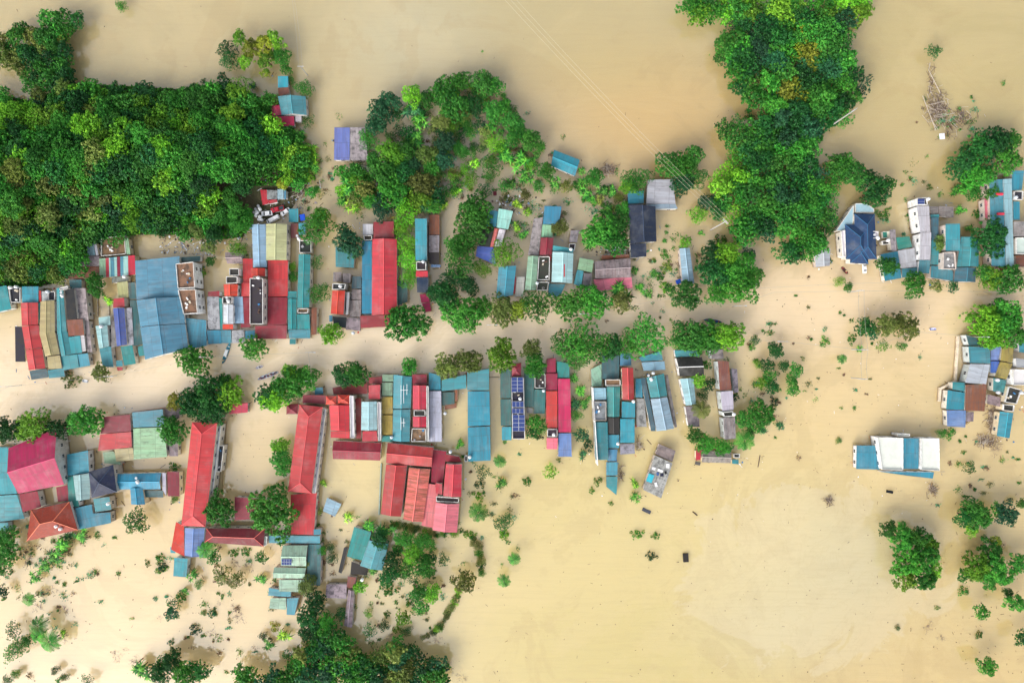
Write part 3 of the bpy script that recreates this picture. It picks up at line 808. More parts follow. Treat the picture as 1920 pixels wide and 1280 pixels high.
def section(root, ctr, code, typ, z, pp, wallc):
    n = len(pp) // 2; z = z * 0.82 if z > 3.4 else z; z += rnd.uniform(0, 0.09); pp = [(pp[2 * i], pp[2 * i + 1]) for i in range(n)]
    Q = [P(x, y, z) - ctr for x, y in pp]
    col, mat = PAL[code]; jk = JIT.setdefault((root.name, code), (rnd.uniform(.88, 1.0), rnd.uniform(-8, 8), rnd.uniform(-8, 8), rnd.uniform(-8, 8))); k_ = jk[0] * rnd.uniform(.98, 1.02); col = tuple(max(0, min(255, c * k_ + e_)) for c, e_ in zip(col, jk[1:]))
    cen = sum(Q, Vector()) / n; ins = 0.22 + rnd.uniform(0, 0.08)
    q = [p + (cen - p).normalized() * ins * 1.4 for p in Q]
    wb = MB(); zb = -1.6
    top = None
    if n != 4 and typ != 'f': typ = 's'
    if typ in ('gv', 'gh'):
        k = 0 if typ == 'gv' else 1
        A, B, C_, D_ = [Q[(i + k) % 4] for i in range(4)]; a, b2, c2, d2 = [q[(i + k) % 4] for i in range(4)]
        half = (B - A).length / 2; rise = half * 0.3; up = Vector((0, 0, rise))
        r0 = (A + B) / 2 + up; r1 = (D_ + C_) / 2 + up; ua = r1 - r0
        ro = slab([[A, r0, r1, D_], [r0, B, C_, r1]], 0.07, 'roof', mat, col, root, ua)
        mb = MB(); mb.tube([r0 + Vector((0, 0, 0.04)), r1 + Vector((0, 0, 0.04))], 0.16, 5)
        cp = link('ridge_cap', mb.me('ridge_cap', [M['cap']]), ro); cp.color = (*lin(CAPC.get(code, tuple(min(255, c * 1.12 + 10) for c in col))), 1)
        dz = Vector((0, 0, -0.1)); s0 = (a + b2) / 2 + up + dz; s1 = (d2 + c2) / 2 + up + dz
        L = [Vector((p.x, p.y, zb)) for p in (a, b2, c2, d2)]; U = [p + dz for p in (a, b2, c2, d2)]
        wb.add(L + U + [s0, s1], [(0, 3, 7, 4), (2, 1, 5, 6), (1, 0, 4, 8, 5), (3, 2, 6, 9, 7), (4, 7, 9, 8), (8, 9, 6, 5)])
    elif typ in ('h', 'hs'):
        e1 = (Q[1] - Q[0] + Q[2] - Q[3]) / 2; e2 = (Q[3] - Q[0] + Q[2] - Q[1]) / 2
        k = 0 if e2.length >= e1.length else 1
        A, B, C_, D_ = [Q[(i + k) % 4] for i in range(4)]; long_ = ((D_ - A) + (C_ - B)) / 2; wid = ((B - A) + (C_ - D_)).length / 2
        ins_ = min(long_.length * 0.49, wid * (0.55 if typ == 'h' else 0.45)); rise = wid / 2 * (0.48 if typ == 'h' else 0.3); up = Vector((0, 0, rise))
        r0 = (A + B) / 2 + long_.normalized() * ins_ + up; r1 = (D_ + C_) / 2 - long_.normalized() * ins_ + up
        ro = slab([[A, r0, r1, D_], [C_, r1, r0, B]], 0.07, 'roof', mat, col, root, long_)
        slab([[A, B, r0]], 0.07, 'roof', mat, col, root, B - A); slab([[C_, D_, r1]], 0.07, 'roof', mat, col, root, B - A)
        mb = MB(); dz = Vector((0, 0, 0.04))
        for e in ((r0, r1), (A, r0), (B, r0), (C_, r1), (D_, r1)): mb.tube([e[0] + dz, e[1] + dz], 0.13, 5)
        cp = link('ridge_cap', mb.me('ridge_cap', [M['cap']]), ro); cp.color = (*lin(CAPC.get(code, col)), 1)
        wb.prism([p for p in q], zb, z - 0.12)
    elif typ == 's':
        e1 = (Q[1] - Q[0]); e2 = (Q[-1] - Q[0]); lo = 0 if rnd.random() < 0.5 else 1
        dz = [0, 0, -0.25, -0.25] if e2.length > e1.length else ([0, -0.25, -0.25, 0] if lo else [-0.25, 0, 0, -0.25])
        if n != 4: dz = [0] * n
        QQ = [p + Vector((0, 0, dz[i])) for i, p in enumerate(Q)]
        ua = e1 if e2.length > e1.length else e2
        slab([QQ], 0.07, 'roof', mat, col, root, ua)
        wb.prism([p for p in q], zb, z - 0.36)
    else:
        mb = MB(); mb.prism(q, z - 0.25, z)
        dk = link('roof_deck', mb.me('roof_deck', [M[mat if mat in ('deck', 'deck2') else 'deck2'] if mat != 'mosaic' else M['mosaic']]), root); dk.color = (*lin(col), 1)
        pb = MB(); ph = 0.7 if code != 's' else 0.3
        for i in range(n):
            a, b2 = q[i], q[(i + 1) % n]; dd = (b2 - a); ll = dd.length
            if ll < 0.3: continue
            pb.box(((a.x + b2.x) / 2, (a.y + b2.y) / 2, z - 0.15 + ph / 2), ll + 0.16, 0.18, ph, math.atan2(dd.y, dd.x))
        pr = link('parapet', pb.me('parapet', [M['plaster']]), dk); pr.color = (*lin((232, 232, 230) if code in 'KLw' else wallc), 1)
        wb.prism([p + (cen - p).normalized() * 0.05 for p in q], zb, z - 0.27)
        area = (Q[1] - Q[0]).length * (Q[2] - Q[1]).length
        if code in 'KLX' and area > 14:            # bits that stand about on the decks
            for _ in range(min(9, 2 + int(area / 16))):
                u, v = rnd.uniform(.2, .8), rnd.uniform(.15, .85)
                p = (Q[0].lerp(Q[1], u)).lerp(Q[-1].lerp(Q[-2], u), v); kb = MB()
                sz = rnd.uniform(.35, 1.1); kb.box((p.x, p.y, z + 0.2), sz, rnd.uniform(.3, .9), 0.4, rnd.uniform(0, 3))
                c = link('roof_clutter', kb.me('roof_clutter', [M['any']]), dk); c.color = (*lin(rnd.choice([(235, 235, 235), (150, 150, 155), (90, 70, 60), (60, 120, 170), (200, 190, 170), (240, 240, 240)])), 1)
    wo = link('wall', wb.me('wall', [M['plaster']]), root); wo.color = (*lin(wallc), 1)
    for i in range(n):                              # windows on each side that is long enough
        a, b2 = q[i], q[(i + 1) % n]; dd = b2 - a; ll = dd.length
        mid = (a + b2) / 2 + ctr; out = Vector((dd.y, -dd.x, 0)).normalized()
        if out.dot(((a + b2) / 2) - cen) < 0: out = -out
        if ll < 3 or (z < 5 and out.dot(Vector((-mid.x, -mid.y, 0))) < 0): continue
        for lev in ([z - 1.9, z - 5.0] if z > 6.8 else [z - 1.9]):
            if lev < 0.9: continue
            nn = min(8, int(ll / 3.6) or 1)
            for j in range(nn):
                p = a.lerp(b2, (j + 0.5) / nn)
                o = link('window', WIN, root); o.location = (p.x, p.y, lev) ; o.location += out * 0.0
                o.rotation_euler = (0, 0, math.atan2(out.y, out.x) - math.pi / 2)
def name_cat(short):
    s = short
    for k, nm, c in (('school wing', 'school_building', 'school'), ('school building', 'school_building', 'school'), ('hall', 'hall', 'hall'), ('villa', 'villa', 'villa'), ('canopy', 'canopy', 'canopy'), ('hut', 'hut', 'hut'), ('shed', 'shed', 'shed'), ('lean-to', 'shed', 'shed'), ('gate roof', 'gate_shelter', 'shelter'), ('cottage', 'cottage', 'house')):
        if k in s: return nm, c
    return 'house', 'house'
SOLAR = {'house with solar panel deck': [(959, 707, 981, 735, 2, 4, 7.4), (960, 752, 982, 763, 3, 1, 7.4), (960, 765, 982, 775, 3, 1, 7.4), (961, 777, 984, 808, 2, 4, 7.4)],
         'pale green roofed house with solar panels': [(528, 1047, 547, 1059, 4, 2, 6.6)], 'white modern house': [], 'white walled tube house': [(1720, 373, 1734, 383, 1, 2, 8.9)]}
SP_ = MB(); SP_.box((0, 0, 0), 1, 1, 0.06, m=0); SP_.box((0, 0, 0.035), 0.93, 0.93, 0.012, m=1); SP_ = SP_.me('solar_panel', [M['alu'], M['solar']])
blk = [b for b in HOUSES.strip().split('#') if b.strip()]
for b in blk:
    ls = b.strip().split('\n'); short, tail = ls[0].split('|'); secs = []
    for l in ls[1:]:
        if l == 'STRIPE':
            xs = [186, 198, 204, 207, 214, 219, 225, 231, 240, 253]
            for i, c in enumerate(['G', 'R', 'c', 'T', 'c', 'r', 'T', 'c', 'R']):
                f = lambda x: 485 - (x - 186) * 0.1
                secs.append((c, 's', 4.6 + i * 0.01, [xs[i], f(xs[i]), xs[i + 1], f(xs[i + 1]), xs[i + 1], f(xs[i + 1]) + 36, xs[i], f(xs[i]) + 36]))
            continue
        t = l.split(); secs.append((t[0], t[1], float(t[2]), [float(v) for v in t[3:]]))
    A = [v for s in secs for v in s[3][0::2]]; Bq = [v for s in secs for v in s[3][1::2]]
    cx, cy = sum(A) / len(A), sum(Bq) / len(Bq)
    g = P(cx, cy, 4.5); ctr = Vector((g.x, g.y, 0)); nm, cat = name_cat(short)
    root = link(nm, None); root.location = ctr; root.empty_display_size = 2
    tag(root, short + ', ' + tail, cat)
    wc = rnd.choice(SIDING)
    for s in secs: section(root, ctr, s[0], s[1], s[2], s[3], (236, 238, 240) if 'white' in short or 'brown stained' in short else wc)
    for (x0, y0, x1, y1, nx, ny, z_) in SOLAR.get(short, []):
        for i in range(nx):
            for j in range(ny):
                z = z_ * .82 + .12; p = P(x0 + (i + .5) * (x1 - x0) / nx, y0 + (j + .5) * (y1 - y0) / ny, z) - ctr
                o = link('solar_panel', SP_, root); o.location = p; o.scale = ((x1 - x0) / nx * S * .95, (y1 - y0) / ny * S * .95, 1)
    BUILD.append((short, min(A), min(Bq), max(A), max(Bq)))
def near(px, py):
    best = min(BUILD, key=lambda b: math.hypot(max(b[1] - px, 0, px - b[3]), max(b[2] - py, 0, py - b[4])) + 0.15 * math.hypot((b[1] + b[3]) / 2 - px, (b[2] + b[4]) / 2 - py))
    return best
def place(px, py, b, th=0.3):
    cx, cy = (b[1] + b[3]) / 2, (b[2] + b[4]) / 2; hx, hy = (b[3] - b[1]) / 2, (b[4] - b[2]) / 2
    ex, ey = (px - cx) / max(hx, 12), (py - cy) / max(hy, 12)
    v = 'above' if ey < -0.75 else 'below' if ey > 0.75 else ''; h = 'left' if ex < -0.75 else 'right' if ex > 0.75 else ''
    if v and h: return {'above': 'upper', 'below': 'lower'}[v] + ' ' + h + ' of'
    return v or (h + ' of' if h else 'at')
ORD = ['closest', 'second closest', 'third closest', 'fourth closest', 'fifth closest', 'sixth closest', 'seventh closest', 'eighth closest', 'ninth closest', 'tenth closest', 'eleventh closest', 'twelfth closest']
PEND = []                               # things waiting for a landmark label
def pend(o, desc, px, py, cat, group=None): PEND.append((o, desc, px, py, cat, group))
# ------------------------------------------------------------------ plants
rg = np.random.default_rng(11)
def crown_data(kind, seed, low=False):
    global rg; rg = np.random.default_rng(seed)
    nl, r0, r1, hh, nt_, tr_, nq, sz = {'b': (30, .20, .36, .55, 620, .08, 11000, .05), 'c': (24, .26, .34, .60, 700, .055, 11000, .036), 'f': (44, .12, .24, .75, 560, .085, 10000, .042),
        's': (10, .2, .34, .4, 90, .13, 1900, .08), 'd': (22, .16, .30, .6, 300, .095, 5600, .055)}[kind]
    if low: nt_ = int(nt_ * .42); tr_ *= 1.3; nq = 1900; sz *= 1.95
    ph = rg.uniform(0, 6.28, 4); L = []
    ex, ey = rg.uniform(.82, 1.05), rg.uniform(.82, 1.05)
    for i in range(nl):
        an = i * 2.39996 + rg.uniform(-.35, .35); rad = math.sqrt((i + .5) / nl)
        lump = 1 + .16 * math.sin(2 * an + ph[0]) + .14 * math.sin(3 * an + ph[1]) + .1 * math.sin(5 * an + ph[2])
        rr = rg.uniform(r0, r1); R = max(0, rad * lump * (1 - rr * .5)) * 1.06
        z = hh * math.sqrt(max(0, 1 - min(1, rad) ** 2)) * rg.uniform(.6, 1.2) + rg.uniform(-.12, .1)
        L.append((R * math.cos(an) * ex, R * math.sin(an) * ey, z, rr, rg.uniform(.1, .9)))
    L = np.array(L); w_ = L[:, 3] ** 2; li = rg.choice(nl, nt_, p=w_ / w_.sum())
    td = rg.normal(size=(nt_, 3)); td[:, 2] = np.abs(td[:, 2]) * 1.1 - .4; td /= np.linalg.norm(td, axis=1, keepdims=True)
    tc = L[li, :3] + td * L[li, 3][:, None] * rg.uniform(.75, 1.12, nt_)[:, None]
    tt = L[li, 4] * .45 + rg.uniform(0, .5, nt_); trr = tr_ * rg.uniform(.6, 1.35, nt_)
    ti = rg.integers(0, nt_, nq)
    d_ = rg.normal(size=(nq, 3)); d_[:, 2] = np.abs(d_[:, 2]) - .3; d_ /= np.linalg.norm(d_, axis=1, keepdims=True)
    cen = tc[ti] + d_ * (trr[ti] * rg.uniform(.3, 1.0, nq))[:, None]
    nor = d_ * .6 + td[ti] * .25 + rg.normal(size=(nq, 3)) * .4 + np.array([0, 0, .4])
    tint = np.clip(tt[ti] + rg.uniform(-.12, .28, nq), 0, 1.25)
    return cen, nor, sz * rg.uniform(.7, 1.5, nq), tint.astype(np.float32), (1.25 if kind != 'f' else 2.2)
def quad_verts(cen, nor, size, asp):
    n = len(cen); nor = nor / (np.linalg.norm(nor, axis=1, keepdims=True) + 1e-9)
    r = rg.normal(size=(n, 3)); a = np.cross(nor, r); a /= np.linalg.norm(a, axis=1, keepdims=True) + 1e-9; b = np.cross(nor, a)
    s = size[:, None] / 2; A = a * s * asp; B = b * s; bend = nor * (size[:, None] * 0.18)
    return np.stack([cen - A - bend, cen - B * 0.8, cen + A - bend, cen + B * 0.8], 1).reshape(-1, 3)
def quads_np(name, v, tint, mat, col=None):
    n = len(v) // 4
    m = bpy.data.meshes.new(name); m.vertices.add(4 * n); m.vertices.foreach_set('co', np.ascontiguousarray(v, dtype=np.float32).ravel())
    m.loops.add(4 * n); m.loops.foreach_set('vertex_index', np.arange(4 * n, dtype=np.int32)); m.polygons.add(n)
    m.polygons.foreach_set('loop_start', np.arange(0, 4 * n, 4, dtype=np.int32))
    m.update(); at = m.attributes.new('tint', 'FLOAT', 'FACE'); at.data.foreach_set('value', tint)
    if col is not None: ac = m.attributes.new('leafcol', 'FLOAT_COLOR', 'FACE'); ac.data.foreach_set('color', np.ascontiguousarray(col, dtype=np.float32).ravel())
    m.materials.append(M[mat]); return m
def crown(kind, seed):
    cen, nor, size, tint, asp = crown_data(kind, seed)
    return quads_np('crown', quad_verts(cen, nor, size, asp), tint, 'leaf')
CROWN = {k: [crown(k, s * 7 + ord(k)) for s in range(n)] for k, n in (('b', 8), ('c', 4), ('f', 4), ('s', 4), ('d', 2))}
LOW = {}
for k in 'bcfd':
    LOW[k] = []
    for s in range(4):
        cen, nor, size, tint, asp = crown_data(k, 200 + s * 7 + ord(k), True); LOW[k].append((quad_verts(cen, nor, size, asp), tint))
def trunk_mesh(seed):
    q = random.Random(seed); mb = MB()
    mb.tube([(0, 0, -1.2), (q.uniform(-.04, .04), q.uniform(-.04, .04), -.5), (0, 0, .1)], .075, 7, r2=.045)
    for i in range(7):
        a = i * .9 + q.uniform(-.3, .3); r = q.uniform(.4, .7)
        mb.tube([(0, 0, -.05 - .03 * i), (r * .5 * math.cos(a), r * .5 * math.sin(a), .12), (r * math.cos(a), r * math.sin(a), q.uniform(.25, .42))], .035, 5, r2=.01)
    return mb.me('trunk', [M['bark']])
TRUNK = [trunk_mesh(i) for i in range(4)]
def strip_plant(name, seed, kind):
    q = random.Random(seed); V = []; F = []; T = []
    def blade(o, a, ln, wd, up, droop, seg=5, t=.5):
        base = len(V); dx, dy = math.cos(a), math.sin(a)
        for i in range(seg + 1):
            s = i / seg; x = ln * s; z = up * s - droop * s * s; wv = wd * math.sin(min(1, s * 1.15 + .12) * math.pi * .93) * .5 + .004
            c = Vector((o[0] + dx * x, o[1] + dy * x, o[2] + z))
            for sd, dz in ((-1, -.25), (0, 0), (1, -.25)): V.append(c + Vector((-dy, dx, 0)) * wv * sd + Vector((0, 0, wv * dz)))
        for i in range(seg):
            for j in range(2): F.append((base + i * 3 + j, base + i * 3 + j + 1, base + i * 3 + 4 + j, base + i * 3 + 3 + j)); T.append(min(1.2, max(0, t + q.uniform(-.2, .2))))
    if kind == 'n':
        for p in range(7):
            a0 = q.uniform(0, 6.28); r = q.uniform(.08, .72) if p else 0; o = (r * math.cos(a0), r * math.sin(a0), q.uniform(.1, .5)); ln0 = q.uniform(.45, .68)
            k0 = q.uniform(0, 6)
            for k in range(8): blade(o, k0 + k * .79 + q.uniform(-.25, .25), ln0 * q.uniform(.75, 1.15), ln0 * .2, ln0 * q.uniform(.2, .6), ln0 * q.uniform(.4, .9), t=q.choice([.15, .4, .75, 1.15]))
    else:                                # feather palm: a rib with leaflets
        for k in range(20):
            a = k * 2.4 + q.uniform(-.15, .15); ln = q.uniform(.8, 1.02); up = q.uniform(.15, .75); dr = up * .55 + q.uniform(.2, .5); t0 = q.uniform(.2, .9)
            dx, dy = math.cos(a), math.sin(a)
            blade((0, 0, .3), a, ln, .03, up, dr, 6, t0)
            for i in range(3, 22):
                s = i / 22; c = (dx * ln * s, dy * ln * s, .3 + up * s - dr * s * s)
                for sd in (-1, 1): blade(c, a + sd * (1.05 - .35 * s), ln * .3 * math.sin(s * 2.6 + .4), .035, -.02, .08, 1, t0)
    m = mesh(name, V, F, [M['leaf']]); at = m.attributes.new('tint', 'FLOAT', 'FACE'); at.data.foreach_set('value', T); return m
BAN = [strip_plant('banana_leaves', s, 'n') for s in range(4)]; PALM = [strip_plant('fronds', s + 9, 'k') for s in range(3)]
def stem_mesh():
    mb = MB(); mb.tube([(0, 0, -1.4), (.03, .02, -.4), (0, 0, .32)], .05, 7, r2=.035); return mb.me('trunk', [M['bark']])
STEM = stem_mesh()
def pseudo():
    mb = MB(); q = random.Random(3)
    for p in range(7):
        a = p * 2.4; r = .1 * p; mb.tube([(r * math.cos(a), r * math.sin(a), -.8), (r * math.cos(a), r * math.sin(a), .3)], .035, 6)
    return mb.me('stem', [M['bark']])
PSEUDO = pseudo()
def dead_mesh(seed):
    q = random.Random(seed); mb = MB()
    for i in range(16):
        a = q.uniform(0, 6.28); p = Vector((q.uniform(-.2, .2), q.uniform(-.2, .2), -.1)); dr = Vector((math.cos(a), math.sin(a), q.uniform(.1, .6)))
        e = p + dr * q.uniform(.5, .95); mb.tube([p, e], .018, 3, r2=.006)
        for j in range(8):
            s = p.lerp(e, q.uniform(.25, .95)); mb.tube([s, s + Vector((q.uniform(-1, 1), q.uniform(-1, 1), q.uniform(-.1, .5))) * .28], .009, 3, r2=.004)
    return mb.me('dead_shrub', [M['twig']])
DEAD = [dead_mesh(i) for i in range(3)]
GC = {'d': (40, 98, 46), 'g': (62, 132, 48), 'l': (104, 164, 46), 'y': (146, 164, 54), 'o': (108, 126, 60), 'b': (48, 102, 66)}
CW = {'d': 'dark green', 'g': 'green', 'l': 'bright green', 'y': 'yellow green', 'o': 'olive green', 'b': 'bluish green'}
KN = {'b': ('tree', 'tree', 'tree'), 'c': ('tree', 'round tree', 'tree'), 'f': ('bamboo_clump', 'feathery bamboo clump', 'bamboo'), 's': ('shrub', 'sparse shrub', 'shrub'), 'd': ('tree', 'tree', 'tree'),
      'n': ('banana_plant', 'banana clump', 'banana plant'), 'k': ('palm_tree', 'feather leaved palm', 'palm'), 'x': ('dead_shrub', 'bare brown shrub', 'shrub')}
TQ = []
def plant(px, py, r, kind, c, gz=0.0, hk=1.0, label=None, group=None, wt=1.0, stuff=False):
    if kind in 'bcfd' and r >= 12 and not stuff is None: TQ.append((r * wt, (px, py, r, kind, c, gz, hk, label, group)))
    else: grow(px, py, r, kind, c, gz, hk, label, group)
LOWQ = []
def grow(px, py, r, kind, c, gz=0.0, hk=1.0, label=None, group=None, low=False):
    R = r * S * (.96 if kind in 'bcf' and r >= 12 else 1.0); gz = max(gz, 0)
    hgt = {'b': 1.15, 'c': .75, 'f': 1.5, 's': .25, 'd': 1.0, 'n': .5, 'k': 1.6, 'x': .05}[kind] * R * hk     # height of the crown's base point
    hgt = min(hgt, 4.2)
    p = P(px, py, gz + hgt + R * .3)
    name, noun, cat = KN[kind]
    cc = GC[c]; j = rnd.uniform(.82, 1.18); cc = tuple(min(255, v * j * rnd.uniform(.94, 1.06)) for v in cc)
    col = (*[v * 1.0 for v in lin(cc)], 1)
    q = rnd.randrange(100); rz = rnd.uniform(0, 6.28); base = gz if gz > 0 else 0
    size = 'tiny ' if r < 8 else 'small ' if r < 15 else 'large ' if r > 29 else ''
    if low:
        v, tint = LOW[kind][q % 4]; a = rz; sx, sz_ = R * 1.0, R * rnd.uniform(.85, 1.15)
        V = np.stack([(v[:, 0] * math.cos(a) - v[:, 1] * math.sin(a)) * sx + p.x, (v[:, 0] * math.sin(a) + v[:, 1] * math.cos(a)) * sx + p.y, v[:, 2] * sz_ + base + hgt], 1)
        LOWQ.append((V, tint, np.tile(np.array(col), (len(tint), 1)))); return
    if kind in 'bcd' and r < 12: name, noun, cat = 'bush', 'bush', 'bush'
    def place_mesh(o, zz, sx=1.0): o.scale = (R * sx * rnd.uniform(.92, 1.08), R * sx * rnd.uniform(.92, 1.08), R * rnd.uniform(.85, 1.15)); o.rotation_euler = (0, 0, rz)
    if kind in 'sx' or r < 8:
        me = (DEAD if kind == 'x' else CROWN[kind if kind in 'sc' else 's'] if kind not in 'nk' else (BAN if kind == 'n' else PALM))
        o = link(name, me[q % len(me)]); o.location = (p.x, p.y, base + (hgt if kind in 'nk' else -.05)); place_mesh(o, 0, 1.1); o.color = col
    else:
        o = link(name, None); o.location = (p.x, p.y, base)
        me = CROWN.get(kind) or (BAN if kind == 'n' else PALM)
        cr = link('leaves' if kind in 'nk' else 'crown', me[q % len(me)], o); cr.location = (0, 0, hgt); place_mesh(cr, 0); cr.color = col
        tr = link('trunk' if kind != 'n' else 'stem', STEM if kind == 'k' else PSEUDO if kind == 'n' else TRUNK[q % 4], o); tr.location = (0, 0, hgt); tr.scale = (R, R, max(R, (hgt + 2) * (.9 if kind != 'n' else 1.3)))
    desc = (size + (CW[c] + ' ' if kind != 'x' else '') + noun)
    if label: tag(o, label, cat, group)
    else: pend(o, desc, px, py, cat, group)
    return o
